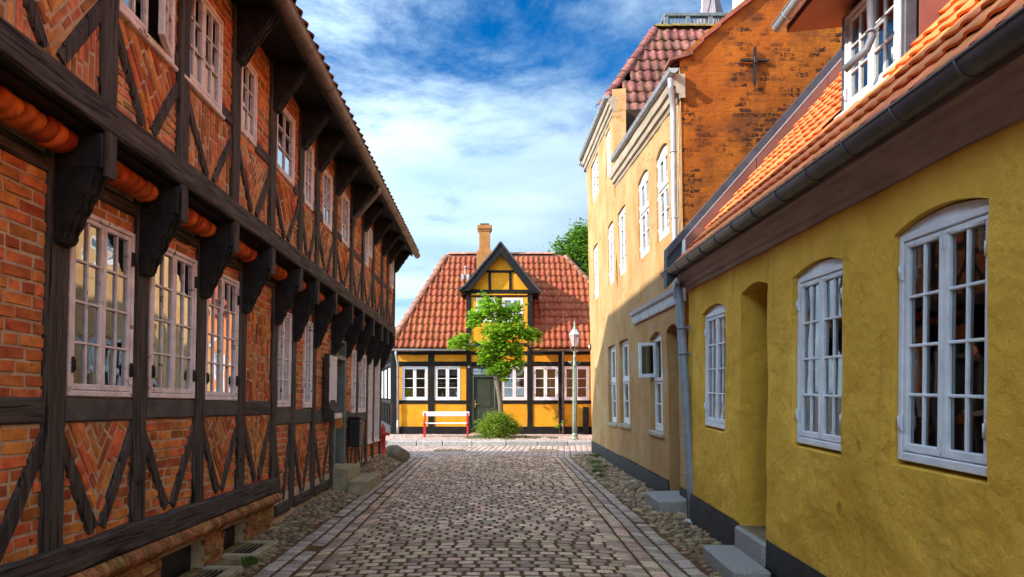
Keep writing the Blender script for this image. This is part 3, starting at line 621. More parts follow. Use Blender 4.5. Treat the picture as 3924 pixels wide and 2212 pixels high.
def cap_tiles(par, A, B, r, l, mt, name='ridge_tile', up=(0, 0, 1)):
    A = Vector(A); B = Vector(B); t = (B - A).normalized(); u = Vector(up); s = t.cross(u).normalized(); u = s.cross(t); n = int((B - A).length / l); K = 6
    for i in range(n):
        p = A + t * (l * i); m = MB(); vs = []
        for yy, rr in ((0, r * 1.08), (l * 1.08, r * .92)):
            for k in range(K + 1): a = math.pi * k / K; vs.append(s * math.cos(a) * rr + u * math.sin(a) * rr * .8 + t * yy)
        for k in range(K + 1): a = math.pi * k / K; vs.append(s * math.cos(a) * r * .93 + u * math.sin(a) * r * .66 + t * .005)
        fs = [(k, k + 1, K + 2 + k, K + 1 + k) for k in range(K)]; m.add(vs, fs, True)
        m.f += [(2 * K + 2 + k, 2 * K + 3 + k, k + 1, k) for k in range(K)]; m.sm += [False] * K
        o = link(name, m.mesh(name, mt), par, Matrix.Translation(p + u * R.uniform(-.006, .008)) @ Matrix.Rotation(R.uniform(-.03, .03), 4, t))
def sheet(par, name, mt, pts, th=.0):
    m = MB(); m.add(pts, [tuple(range(len(pts)))]); return m.build(name, mt, par, fix=False)
# ------------------------------------------------------------------ the setting: ground, street, cross street, pavement
g = MB(); g.add([(-600, -300, -.16), (600, -300, -.16), (600, 1500, -.16), (-600, 1500, -.16)], [(0, 1, 2, 3)])
tag(g.build('ground', 'ground', fix=False), kind='structure')
def sst(a, b, x): t = min(1, max(0, (x - a) / (b - a))); return t * t * (3 - 2 * t)
def road_h(x, y):
    z = .055 * max(0.0, 1 - (x / 1.75) ** 2) - .012 * math.exp(-((abs(x) - 1.75) / .22) ** 2)
    z += .012 * nn((x * .9, y * .9, 2.0)) + .006 * nn((x * 3, y * 3, 8.0))
    if x < -2.12: z += (.05 + .16 * sst(8.5, 15.5, y)) * sst(-2.12, -2.68, x)
    if x > 1.88: z += .03 * sst(1.88, 2.5, x)
    return z
def settmesh(sd, k=8):
    rr = random.Random(sd); m = MB(); rings = []; vs = []
    e = [rr.uniform(.95, 1.0) for _ in range(8)]; c = .93
    base = [(-1, -c), (-c, -1), (c, -1), (1, -c), (1, c), (c, 1), (-c, 1), (-1, c)]
    for s_, z in ((1.0, -.06), (1.0, -.018), (.95, -.005), (.74, .0)):
        for i, (a, b) in enumerate(base):
            vs.append((a * .5 * s_ * e[i], b * .5 * s_ * e[(i * 3) % 8], z + (rr.uniform(-.003, .003) if s_ < .95 else 0)))
    fs = [(r_ * 8 + i, r_ * 8 + (i + 1) % 8, (r_ + 1) * 8 + (i + 1) % 8, (r_ + 1) * 8 + i) for r_ in range(3) for i in range(8)] + [tuple(range(24, 32))]
    return m.add(vs, fs, True)
def bed(name, mt, x0, x1, y0, y1, dz, hf, nx, ny):
    m = MB(); vs = [(x0 + (x1 - x0) * i / nx, y0 + (y1 - y0) * j / ny, hf(x0 + (x1 - x0) * i / nx, y0 + (y1 - y0) * j / ny) + dz) for j in range(ny + 1) for i in range(nx + 1)]
    m.add(vs, [(j * (nx + 1) + i, j * (nx + 1) + i + 1, (j + 1) * (nx + 1) + i + 1, (j + 1) * (nx + 1) + i) for j in range(ny) for i in range(nx)], True)
    return m.build(name, mt, fix=False)
ROAD0, ROAD1 = -5.0, 17.75
street = tag(bed('street', 'earth', -2.2, 1.95, ROAD0, ROAD1, .003, road_h, 48, 220), kind='structure')
P = Pieces('sett', street, 'sett', 300, 'sett_paving')
for k in range(7): P.variant(k, settmesh(k))
def put(PP, x, y, sx_, sy_, hf, rz=0.0, nv=7, dz=0.0, tilt=.025, rj=.02, hj=.0035):
    e = .03; nx_ = Vector((1, 0, (hf(x + e, y) - hf(x - e, y)) / (2 * e))).normalized(); ny_ = Vector((0, 1, (hf(x, y + e) - hf(x, y - e)) / (2 * e)))
    nz_ = nx_.cross(ny_).normalized(); ny_ = nz_.cross(nx_)
    M = basis(nx_, ny_, nz_, (x, y, hf(x, y) + dz + R.uniform(-hj, hj))) @ rotz(rz + R.uniform(-rj, rj)) @ Matrix.Rotation(R.uniform(-tilt, tilt), 4, 'X') @ Matrix.Rotation(R.uniform(-tilt, tilt), 4, 'Y') @ Matrix.Diagonal((sx_, sy_, 1, 1))
    PP.add(R.randint(0, nv - 1), M)
y = ROAD0 + .06; row = 0
def xl(y): return -1.47 - .10 * sst(6, 17, y)
def xr(y): return 1.16 + .13 * sst(6, 17, y)
while y < ROAD1 - .05:
    d = R.uniform(.092, .104); a = xl(y) - (.0 if row % 2 else .092) - R.uniform(0, .03); lim = xr(y); row += 1
    while a < lim:
        l = R.uniform(.155, .190)
        put(P, a + l / 2, y + .014 * math.sin(a * 1.1 + y * .4) + .004 * nn((a * 3, y * 3, 1)), l - .026, d, road_h, tilt=.010, dz=.0105, rj=.010, hj=.002)
        a += l
    y += d + .034
P.finish()
# flanking bands: stones laid lengthwise in straight rows, the outer rows bluish granite
strips = tag(bed('gutter_strip', 'earth', -2.2, 1.95, ROAD0, ROAD1, -.036, road_h, 24, 60), kind='structure')
PA = Pieces('paving_stone', strips, 'sett', 160, 'paving_stones'); PB = Pieces('edging_stone', strips, 'sett_blue', 300, 'edging_stones')
for k in range(7): PA.variant(k, settmesh(40 + k)); PB.variant(k, settmesh(60 + k))
for side in (-1, 1):
    for i in range(4):
        y = ROAD0 + R.random() * .1
        while y < ROAD1 - .05:
            l = R.uniform(.115, .165) if i >= 2 else R.uniform(.10, .15)
            xi = (xl(y) if side < 0 else xr(y)); xo = (-2.13 if side < 0 else 1.88); wdt = abs(xo - xi) / 4
            x = xi + (xo - xi) * ((i + .5) / 4) + .008 * nn((y * 1.2, i, side))
            if R.random() > .035: put(PB if i >= 2 else PA, x, y + l / 2, wdt - .022, l - .017, road_h, dz=.013 if i == 3 else .011)
            y += l
PA.finish(); PB.finish()
# banks of field stones along the house walls
def stonemesh(sd):
    m = MB(); m.ell((0, 0, -.010), (.5, .5, .030), 9, 4, .45, sd * 3.7); return m
for nm, x0, x1, ya in (('cobble_bank', -2.72, -2.14, 2.0), ('cobble_verge', 1.89, 2.72, 2.0)):
    bk = tag(bed(nm, 'earth_bank', x0, x1, ROAD0, ROAD1 - (0 if x0 < 0 else -.9), -.016, road_h, 10, 120), kind='structure')
    P = Pieces('field_stone', bk, 'fieldstone', 150, 'field_stones')
    for k in range(8): P.variant(k, stonemesh(k + (9 if x0 > 0 else 0)))
    pts = []
    for _ in range(6000):
        x = R.uniform(x0 + .02, x1 - .03); y = R.uniform(ya, ROAD1 + (0 if x0 < 0 else .8)); r = R.uniform(.055, .125)
        if x0 < 0 and y < 7.6 and x < -2.30: continue
        if all((x - a) ** 2 + ((y - b) * 1.0) ** 2 > (.80 * (r + c) / 2 + .012) ** 2 for a, b, c in pts[-400:] if abs(y - b) < .2) and all((x - a) ** 2 + (y - b) ** 2 > (.40 * (r + c) + .012) ** 2 for a, b, c in pts if abs(y - b) < .14):
            pts.append((x, y, r)); put(P, x, y, r * R.uniform(1.1, 1.7), r * R.uniform(.85, 1.2), road_h, R.uniform(-.5, .5), 8, dz=-.002, tilt=.09)
    P.finish()
# cross street
def cross_h(x, y): return -.005 + .010 * nn((x * .7, y * .7, 4))
cross = tag(bed('cross_street', 'earth_pale', -14, 14, 17.75, 21.95, -.014, cross_h, 80, 16), kind='structure')
P = Pieces('cross_sett', cross, 'sett_cross', 300, 'cross_setts')
for k in range(7): P.variant(k, settmesh(80 + k))
x = -6.0; k = 0
while x < 6.0:
    wd = R.uniform(.15, .19); y = 17.82 + (k % 2) * .12; k += 1
    while y < 21.85:
        l = R.uniform(.20, .30)
        put(P, x + wd / 2 + .10 * (y - 19.8), y + l / 2, wd - .012, l - .014, cross_h, rz=-.10)
        y += l
    x += wd
P.finish()
# two drain covers in the cross street
for i, (x, y, lb) in enumerate(((-1.30, 19.9, 'flat rusty drain cover in the cross street, left of the tree'), (1.35, 19.95, 'flat rusty drain cover in the cross street, right of the tree'))):
    e = empty('drain_cover', (x, y, 0)); m = MB(); m.box(-.45, .45, -.14, .14, -.02, .026, .006); m.build('rim', 'sandstone', e)
    for k in range(9): MB().box(-.40 + k * .09, -.34 + k * .09, -.10, .10, .0, .031, .003).build('slot_bar', 'iron', e)
    tag(e, lb, 'drain cover', 'drain covers')
# pavement in front of the corner house
PV = .12
def pav_h(x, y): return PV + .008 * nn((x, y, 6))
pave = tag(bed('pavement', 'earth_pale', -14, 14, 22.16, 26.1, -.012, pav_h, 80, 20), kind='structure')
P = Pieces('paving_cobble', pave, 'sett_cross', 300, 'paving_cobbles')
for k in range(7): P.variant(k, settmesh(120 + k))
y = 22.25
while y < 26.0:
    x = -5.5 + R.random() * .1
    while x < 5.5:
        l = R.uniform(.10, .18)
        if not (24.0 < y < 25.2 and -1.1 < x < 1.5): put(P, x + l / 2, y, l - .012, .105, pav_h)
        x += l
    y += .118
P.finish()
x = -8.0
while x < 8:
    l = R.uniform(.75, 1.15); m = MB(); m.box(.008, l - .008, 0, .22, -.13, .13 + R.uniform(-.006, .006), .022); link('kerb_stone', m.mesh('kerb_stone', 'kerb'), pave, Matrix.Translation((x, 21.95, 0))); x += l
# ------------------------------------------------------------------ LEFT: half-timbered brick house
LF = Frame((-2.64, 0, 0), (-.00185, 1, -.0159), (.012, .0159, 1))
LH = empty('timber_house', M=LF.M)
tag(LH, 'long two storey red brick half-timbered house with jettied upper floor along the left side', 'house')
JW = .28                                   # jetty
PU = [-5.15, -4.1, -3.1, -2.05, -1.0, .02, 1.05, 2.08, 3.11, 4.14, 5.13, 6.18, 7.21, 8.27, 9.05, 10.09, 11.25, 12.21, 13.26, 14.29, 15.06, 16.02]
I0 = PU.index(2.08); IE = len(PU) - 1
UE = 16.13
# openings (u0, u1, v0, v1): ground floor, then upper floor
GW = {'a': (4.26, 5.02, 1.655, 2.83), 'b': (5.27, 6.075, 1.655, 2.855), 'c': (6.285, 7.085, 1.645, 2.85), 'd': (8.345, 8.945, 1.575, 2.76), 'e': (9.58, 9.99, 1.565, 2.77),
      'f': (12.80, 13.15, 1.455, 2.62), 'g': (13.37, 14.18, 1.455, 2.60), 'h': (14.41, 14.955, .83, 2.72), 'i': (15.18, 15.87, .83, 2.72)}
DOOR = (11.37, 12.12, .60, 2.70)
UW = {'a': (4.25, 4.98, 4.035, 4.83), 'b': (5.14, 5.86, 4.045, 4.83), 'c': (6.30, 6.72, 4.085, 4.80), 'd': (7.34, 8.0, 4.10, 4.86), 'e': (8.44, 8.84, 4.05, 4.83), 'f': (9.36, 9.86, 4.04, 4.80),
      'g': (10.52, 11.04, 4.07, 4.83), 'h': (12.36, 12.74, 4.10, 4.90), 'i': (12.82, 13.12, 4.33, 4.86), 'j': (15.50, 15.92, 4.23, 4.97)}
go = [dict(u0=a + .01, u1=b - .01, v0=c + .01, v1=d - .01, depth=.16) for a, b, c, d in GW.values()] + [dict(u0=DOOR[0], u1=DOOR[1], v0=DOOR[2], v1=DOOR[3], depth=.25)]
# cellar lights cut into the brick base
CEL = [(5.50, 6.35, .02, .40), (6.78, 7.42, .02, .40)]
wall(LH, 'wall', 'mortar', -5.2, UE, .50, 3.2, go, grid=.4, amp=.0, y=.0005)
wall(LH, 'upper_wall', 'mortar', -5.2, UE, 3.27, 5.3, [dict(u0=a + .01, u1=b - .01, v0=c + .01, v1=d - .01, depth=.12) for a, b, c, d in UW.values()], grid=.4, amp=.0, y=-JW + .0005)
wall(LH, 'base_wall', 'mortar', -5.2, UE, -.35, .52, [dict(u0=a, u1=b, v0=c, v1=d, depth=.4) for a, b, c, d in CEL], grid=.4, amp=.0, y=-.015)
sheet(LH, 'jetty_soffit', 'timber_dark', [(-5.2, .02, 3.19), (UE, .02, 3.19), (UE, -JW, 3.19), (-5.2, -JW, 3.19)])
# end walls, back and roof close the house
for u in (-5.2, UE): sheet(LH, 'end_wall', 'brick_old', [(u, .012, -.3), (u, 8.4, -.3), (u, 8.4, 5.3), (u, -JW + .012, 5.3), (u, -JW + .012, 3.19), (u, .012, 3.19)])
sheet(LH, 'back_wall', 'brick_old', [(-5.2, 8.4, -.3), (UE, 8.4, -.3), (UE, 8.4, 5.3), (-5.2, 8.4, 5.3)])
RV = 9.05; RY = 3.66; EV = 5.14; EY = -.735
rf = MB(); rf.add([(-5.6, EY, EV), (16.42, EY, EV), (12.2, RY, RV), (-5.6, RY, RV), (16.42, 8.8, EV), (-5.6, 8.8, EV)], [(0, 1, 2, 3), (1, 4, 2), (4, 5, 3, 2), (5, 0, 3)])
roofL = rf.build('roof', 'roof_bed', LH, fix=False)
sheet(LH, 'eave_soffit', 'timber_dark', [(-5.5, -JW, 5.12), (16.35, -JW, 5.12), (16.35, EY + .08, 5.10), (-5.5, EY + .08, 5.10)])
sheet(LH, 'eave_return', 'timber_dark', [(16.35, EY + .08, 5.10), (16.35, 8.6, 5.10), (UE, 8.6, 5.12), (UE, -JW, 5.12)])
MB().box(-5.5, 16.4, EY + .07, EY + .10, 5.085, 5.155, .004).build('fascia', 'timber_dark', LH)
sl_ = Vector((0, RY - EY, RV - EV)).normalized()
tile_roof(LH, (-5.5, EY - .05, EV + .0), (1, 0, 0), sl_, .21, .33, 104, 2, lambda a, b: True, 'tile_old', 60)
gutter(LH, (-5.5, EY - .03, 5.045), (16.46, EY - .03, 5.115), .068, 'zinc_brown', 26, bm='zinc_brown')
dp = MB(); dp.tube([(10.98, EY - .03, 5.05), (10.98, EY - .03, 4.95), (11.0, EY + .04, 4.88), (11.12, -JW - .09, 4.56), (11.14, -JW - .06, 4.45)], .038, 8); dp.build('downpipe', 'zinc_brown', LH)
# timber frame ------------------------------------------------------
def tim(name, *a, mt='timber_v', par=LH, **k): return MB().timber(*a, **k).build(name, mt, par)
YF = -.030                                  # face of the timbers, proud of the bricks
for i in range(I0, IE + 1):
    u = PU[i]; wd = .20
    if abs(u - 11.25) < .01 or abs(u - 12.21) < .01: wd = .16
    tim('post', u, .72 if u < 8.4 else .30, u, 3.1, wd, YF - .006, .12)
    if u > 15.9: tim('post', u, 3.38, u, 5.12, .17, -JW + YF - .006, -JW + .12)
    else: tim('post', u, 3.38, u, 5.12, .17, -JW + YF - .006, -JW + .12)
for i in range(I0):
    tim('post', PU[i], .3, PU[i], 3.1, .2, YF, .12, seg=1); tim('post', PU[i], 3.38, PU[i], 5.12, .17, -JW + YF, -JW + .12, seg=1)
tim('sill_beam', -5.2, .66, 8.36, .66, .18, -.075, .10, mt='timber_h', jit=.012)
for a, b in ((8.37, 8.95), (9.15, 9.99), (10.19, 11.15), (12.31, 13.16), (13.36, 14.19)): tim('foot_beam', a, .33 + .012 * (a - 8.4), b, .33 + .012 * (b - 8.4), .14, -.045, .10, mt='timber_h')
for i in range(I0, IE):
    a, b = PU[i] + .095, PU[i + 1] - .095
    if PU[i] > 14.2 or (11.2 < PU[i] < 12.0): continue
    if b < 8.2: t0, t1 = 1.49, 1.648
    else: t0, t1 = 1.36 - .018 * (a - 8.4), 1.565 - .020 * (a - 8.4)
    m = 'timber_h' if i in (I0, I0 + 1) or abs(PU[i] - 7.21) < .01 else 'rail_plaster'
    tim('rail', a, (t0 + t1) / 2, b, (t0 + t1) / 2, t1 - t0, YF + .008, .10, mt=m)
for i in range(I0, IE): tim('wall_plate', PU[i] + .09, 3.005, PU[i + 1] - .09, 3.005, .10, YF + .004, .12, mt='timber_h')
tim('bressummer', -5.2, 3.318, UE + .02, 3.318, .185, -JW - .045, -JW + .10, mt='timber_h', jit=.010, seg=.3)
# braces: two per bay, foot of each near the bay's middle
BR = Bricks(LH, 'brick', 'brick', 240); BW = Bricks(LH, 'brick_brown', 'narrow_brick', 60)
def bay_low(i, a, b, t, bt, style, foot):
    """panel under the rail: V of braces, slanting bricks between them, level bricks beside"""
    m = (a + b) / 2
    if foot:
        tim('brace', a + .03, t - .02, m - .055, bt + .05, .105, YF + .006, .10, jit=.010)
        tim('brace', b - .03, t - .02, m + .055, bt + .05, .105, YF + .008, .10, jit=.010)
    al = math.atan2(bt - t, m - a); ar = math.atan2(t - bt, b - m)
    if style == 'v':
        BR.panel([(a, t), (m, bt), (m, t)], al, L=.25, H=.068); BR.panel([(m, t), (m, bt), (b, t)], ar, L=.25, H=.068)
    elif style == 'h': BR.panel([(a, t), (m, bt), (b, t)], 0)
    else: BR.panel([(a, t), (m, bt), (b, t)], al + .1, L=.25, H=.068)
    BR.panel([(a, t), (a, bt), (m, bt)], 0); BR.panel([(b, t), (m, bt), (b, bt)], 0)
sty = {3: 'v', 0: 'v'}
for i in range(I0, IE):
    a, b = PU[i], PU[i + 1]
    if 11.2 < a < 12.0: continue
    t = 1.49 if b < 8.4 else 1.36 - .018 * (a - 8.4); bt = .74 if b < 8.4 else .38
    if a > 14.2:
        BR.panel([(a, .80), (a, .30), (b, .30), (b, .80)], 0); continue
    bay_low(i, a, b, t, bt, {4.14: 'v', 5.13: 'h', 6.18: 'd', 7.21: 'v', 8.27: 'h', 9.05: 'd', 10.09: 'h'}.get(a, 'h'), not (11.9 < a < 12.3 and False))
# ground-floor infill
for i in range(I0, IE):
    a, b = PU[i], PU[i + 1]; lo = 1.64 if b < 8.4 else 1.56 - .02 * (a - 8.4)
    wn_ = [q for q in GW.values() if a < (q[0] + q[1]) / 2 < b]
    if 11.2 < a < 12.0:
        BR.panel([(a, 2.72), (b, 2.72), (b, 3.0), (a, 3.0)], 0); continue
    if not wn_:
        if abs(a - 7.21) < .01:
            BR.panel([(a, 2.62), (b, 2.62), (b, 3.0), (a, 3.0)], 0); BR.panel([(a, 2.15), (b, 2.15), (b, 2.62), (a, 2.62)], math.pi / 2, L=.24, H=.062)
            BR.panel([(a, 1.88), (b, 1.88), (b, 2.15), (a, 2.15)], math.pi / 2, L=.24, H=.062); BR.panel([(a, lo), (b, lo), (b, 1.88), (a, 1.88)], math.pi / 2, L=.24, H=.062)
        else: BR.panel([(a, lo), (b, lo), (b, 3.0), (a, 3.0)], 0)
    else:
        q = wn_[0]; BR.panel([(a, q[3] + .004), (b, q[3] + .004), (b, 3.0), (a, 3.0)], 0)
        if q[0] - a > .2: BR.panel([(a, lo), (q[0] - .002, lo), (q[0] - .002, q[3]), (a, q[3])], 0)
        if b - q[1] > .2: BR.panel([(q[1] + .002, lo), (b, lo), (b, q[3]), (q[1] + .002, q[3])], 0)
# upper-floor infill and braces
for i in range(I0, IE):
    a, b = PU[i], PU[i + 1]; m = (a + b) / 2; t = 4.0; bt = 3.41; y = -JW
    tim('upper_brace', a + .03, t - .03, m - .07, bt + .03, .085, y + YF + .006, y + .1, jit=.010); tim('upper_brace', b - .03, t - .03, m + .07, bt + .03, .085, y + YF + .008, y + .1, jit=.010)
    al = math.atan2(bt - t, m - a)
    k = i % 3
    if k == 0: BR.panel([(a, t), (m, bt), (m, t)], al, y, L=.25, H=.066); BR.panel([(m, t), (m, bt), (b, t)], al, y, L=.25, H=.066)
    elif k == 1: BW.panel([(a, t), (m, bt), (b, t)], math.pi / 2, y, L=.24, H=.054, j=.018)
    else: BW.panel([(a, t), (m, bt), (m, t)], al, y, L=.24, H=.054, j=.018); BW.panel([(m, t), (m, bt), (b, t)], -al, y, L=.24, H=.054, j=.018)
    BW.panel([(a, t), (a, bt), (m, bt)], math.pi / 2 if k else 0, y, H=.058, j=.018); BW.panel([(b, t), (m, bt), (b, bt)], math.pi / 2 if k else 0, y, H=.058, j=.018)
    wq = sorted([q for q in UW.values() if a < (q[0] + q[1]) / 2 < b]); cur = a
    for q in wq:
        if q[0] - cur > .03: BR.panel([(cur, t), (q[0] - .002, t), (q[0] - .002, q[3]), (cur, q[3])], 0, y)
        BR.panel([(q[0], t), (q[1], t), (q[1], q[2] - .004), (q[0], q[2] - .004)], 0, y)
        cur = q[1]
    tp = max([q[3] for q in wq], default=t)
    if wq and b - cur > .03: BR.panel([(cur + .002, t), (b, t), (b, tp), (cur + .002, tp)], 0, y)
    BR.panel([(a, tp + .004), (b, tp + .004), (b, 5.12), (a, 5.12)], 0, y)
    for (p, q_) in (((a + .07, wq[0][0] - .01),) if wq else ((a + .07, b - .07),)) + (((wq[-1][1] + .01, b - .07),) if wq else ()):
        if q_ - p > .04: tim('upper_rail', p, 4.10, q_, 4.10, .12, y + YF + .01, y + .1, mt='timber_h')
# brick base below the sill with a rounded rowlock course
BB = Bricks(LH, 'brick_old', 'base_brick', 120)
for (a, b) in ((2.0, CEL[0][0]), (CEL[0][1], CEL[1][0]), (CEL[1][1], 8.3)): BB.panel([(a, -.05), (b, -.05), (b, .43), (a, .43)], 0, -.03)
for q in CEL: pass
u = 2.0
while u < 8.30:
    w_ = R.uniform(.062, .074); m = MB(); n = 6; pr = [(-.02, 0)] + [(-.072 - .035 * math.sin(math.pi * k / n), .015 + .115 * k / n) for k in range(n + 1)] + [(-.02, .13)]
    m.prism([(p[0] + R.uniform(-.004, .004), p[1]) for p in pr], .005, w_ - .005, ax=0)
    link('rowlock_brick', m.mesh('rowlock_brick', 'brick_old'), LH, Matrix.Translation((u, 0, .435))); u += w_
BW.finish('narrow_brickwork'); BB.finish('base_brickwork'); BR.finish('brickwork')
for i, (a, b, c, d) in enumerate(CEL):
    r = MB(); r.add([(a, .10, c), (b, .10, c), (b, .10, d), (a, .10, d)], [(0, 1, 2, 3)]); r.build('cellar_light', 'door_black', LH, fix=False)
# grating over each light well
for i, (a, b, lb) in enumerate(((5.45, 6.38, 'stone framed iron cellar grate on the ground, nearest the camera'), (6.72, 7.46, 'stone framed iron cellar grate on the ground, farther of the two'))):
    G = empty('cellar_grate', M=LF.M @ Matrix.Translation((a, 0, .015 + .0159 * a)))
    m = MB(); L_ = b - a
    m.box(0, .09, -.36, -.03, -.03, .05, .006).box(L_ - .09, L_, -.36, -.03, -.03, .05, .006).box(.09, L_ - .09, -.36, -.27, -.03, .048, .006); m.build('stone_rim', 'sandstone', G)
    for k in range(5): MB().box(.08, L_ - .08, -.26 + k * .046, -.245 + k * .046, .0, .032, .002).build('grate_bar', 'iron', G)
    tag(G, lb, 'grate', 'cellar grates by the timber house')
# brackets, joist ends and brick rolls under the jetty
def bracket(name, u, vb, vt, reach, wd, y0, mt, par=LH, carve=True):
    n = 16; pr = [(y0 + .02, vb - .01), (y0, vb)]
    for k in range(n + 1):
        t = k / n; f = .05 + (reach - .05) * (t ** 1.05); w_ = .005 * math.sin(t * 9.5 * math.pi) if carve else 0
        pr.append((y0 - f - w_, vb + .02 + (vt - vb - .02) * t))
    pr += [(y0 + .02, vt)]
    m = MB(); m.prism(pr, u - wd / 2, u + wd / 2, ax=0); B = m.build(name, mt, par)
    if carve:
        for s_ in (-.25, .25):
            c = MB(); c.tube([(u + wd * (s_ + .12 * math.sin(k * 1.3)), p[0] - .004, p[1]) for k, p in enumerate(pr[3:-2])], .007, 5); c.build('carved_rib', mt, B)
    return B
for i in range(I0, IE + 1):
    u = PU[i]; dv = 0 if u < 8.4 else -.08
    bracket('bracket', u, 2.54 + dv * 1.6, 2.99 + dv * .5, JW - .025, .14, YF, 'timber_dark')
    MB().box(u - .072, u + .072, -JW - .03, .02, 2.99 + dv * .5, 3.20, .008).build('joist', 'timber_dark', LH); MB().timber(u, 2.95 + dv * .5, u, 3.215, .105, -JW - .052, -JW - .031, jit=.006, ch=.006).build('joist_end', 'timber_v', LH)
    bracket('eave_bracket', u, 4.63, 5.10, .36, .13, -JW + YF, 'timber_dark')
for i in range(I0, IE):
    a, b = PU[i] + .10, PU[i + 1] - .10
    if a > 13: continue
    Rl = empty('brick_roll'); Rl.parent = LH; Rl.location = (a, 0, 0); n = max(6, int((b - a) / .088)); K = 7
    for k in range(n):
        x0 = (b - a) * k / n; x1 = (b - a) * (k + 1) / n; m = MB(); vs = []; rj = R.uniform(.94, 1.06); yj = R.uniform(-.006, .006)
        for t_, (xx, ins) in enumerate(((x0 + .005, .022), (x0 + .014, 0), (x1 - .014, 0), (x1 - .005, .022))):
            for q in range(K + 1):
                an = -.25 + (math.pi * .95) * q / K; rr = (.080 - ins) * rj * (1 + .05 * nn((q * .9, k * 3.1, i)))
                vs.append((xx + .050 * (q / K - .5), -.10 + yj - rr * 1.15 * math.sin(an), 3.128 - rr * math.cos(an)))
        m.add(vs, [(t_ * (K + 1) + q, t_ * (K + 1) + q + 1, (t_ + 1) * (K + 1) + q + 1, (t_ + 1) * (K + 1) + q) for t_ in range(3) for q in range(K)], True)
        link('roll_brick', m.mesh('roll_brick', 'brick_roll'), Rl)
    MB().tube([(0, -.085, 3.13), (b - a, -.085, 3.13)], .060, 10).build('roll_core', 'earth', Rl)
for u_ in (5.13, 7.21, 10.09):
    for s_ in (-.032, .032): MB().box(u_ + s_ - .014, u_ + s_ + .014, YF - .012, YF + .02, 1.02, 1.06, .003).build('peg', 'timber_dark', LH)
# windows of the timber house
for k, q in GW.items():
    nc, cl, rw = (2, 2, 4) if k in 'abcd' else (1, 2, 4) if k in 'ef' else (2, 2, 4) if k == 'g' else (2, 2, 5)
    window(LH, *q, -.028, nc, cl, rw, 'paint_old', 'glass_old', fw=.034, sw=.032, mw=.016, fd=.075, hinge='iron' if k in 'abc' else None, room='room', sill=.02 if k in 'hi' else None)
for k, q in UW.items():
    nc, cl, rw = (2, 2, 3) if k in 'ab' else (1, 2, 3)
    y = -JW - .022
    W = window(LH, *q, y, nc, cl, rw, 'paint_old', 'glass_old', fw=.030, sw=.028, mw=.015, fd=.07, room='room', skip=((0, 1),) if k == 'a' else (), sill=.018 if k in 'ab' else None)
    if k == 'a':     # right leaf stands ajar
        S = empty('open_sash'); S.parent = W; S.location = (q[1] - .03, y, 0); S.rotation_euler = (0, 0, math.radians(16))
        s = sashpart(S, -.335, 0, q[2] + .036, q[3] - .034, 0, 2, 3, 'paint_old', 'glass_old', .028, .015)
# door with transom, in a grey-green frame
d0, d1, dv0, dv1 = DOOR
fr = MB(); fr.box(d0 - .05, d0 + .035, -.05, .12, dv0 - .35, dv1, .008).box(d1 - .035, d1 + .05, -.05, .12, dv0 - .35, dv1, .008).box(d0 + .035, d1 - .035, -.05, .12, dv1 - .05, dv1, .006).box(d0 + .035, d1 - .035, -.045, .10, 2.36, 2.43, .006)
DF = fr.build('door_frame', 'frame_greygreen', LH)
DL = MB().box(d0 + .04, d1 - .04, .10, .15, dv0, 2.358, .006).build('door', 'door_black', LH)
for zz0, zz1 in ((dv0 + .12, dv0 + .72), (dv0 + .84, 2.24)): MB().box(d0 + .14, d1 - .14, .088, .108, zz0, zz1, .012).build('door_panel', 'door_black', DL)
MB().ell((d0 + .11, .07, 1.58), (.025, .025, .025)).build('door_knob', 'zinc', DL)
pane(DF, 'glass_old', d0 + .037, d1 - .037, 2.432, dv1 - .052, .05)
for s_ in (-1, 1): MB().tube([((d0 + d1) / 2 + s_ * (.05 + .16 * math.sin(k / 6 * math.pi)), .035, 2.44 + .2 * k / 6) for k in range(7)], .008, 5).build('transom_bar', 'frame_greygreen', DF)
sheet(LH, 'hall', 'room', [(d0, .3, dv0), (d1, .3, dv0), (d1, .3, dv1), (d0, .3, dv1)])
MB().box(d0 - .06, d1 + .10, -.30, .14, .16, dv0 - .005, .012).build('step', 'sandstone', LH)
MB().box(d0 - .20, d1 + .45, -.62, -.301, .10, .40, .012).build('step', 'sandstone', LH)
e = empty('display_case', M=LF.M @ Matrix.Translation((10.62, -.04, 1.40)))
MB().prism([(0, 0), (-.16, .0), (-.16, .10), (-.10, .16), (-.07, .30), (-.07, .98), (0, .98)], 0, .50, ax=0).build('case', 'timber_v', e)
MB().box(.02, .05, -.088, -.071, .24, .96, .003).box(.45, .48, -.088, -.071, .24, .96, .003).box(.05, .45, -.088, -.071, .90, .96, .003).box(.0, .5, -.175, -.161, .0, .08, .003).build('frame', 'paint_old', e)
MB().box(.05, .45, -.082, -.072, .28, .90).build('notice', 'paper', e)
tag(e, 'white framed notice case hung on the brick wall left of the black door', 'display case')
e = empty('post_box', M=LF.M @ Matrix.Translation((12.46, -.035, .86)))
MB().box(0, .34, -.20, 0, 0, .50, .02).build('body', 'door_black', e); MB().box(-.01, .35, -.215, 0, .50, .535, .01).build('lid', 'door_black', e); MB().box(.05, .29, -.206, -.19, .40, .43).build('slot', 'iron', e); MB().box(.34, .44, -.05, 0, .02, .52, .006).build('side_board', 'frame_greygreen', e)
tag(e, 'black wall post box right of the black door', 'post box')
e = empty('door_sign', M=LF.M @ Matrix.Translation((11.335, -.09, 1.31)))
MB().prism([(.085 * math.cos(a * math.pi / 10), .085 * math.sin(a * math.pi / 10)) for a in range(20)], 0, .018, ax=0).build('disc', 'sign_orange', e)
tag(e, 'small round orange sign at the black door jamb', 'sign')
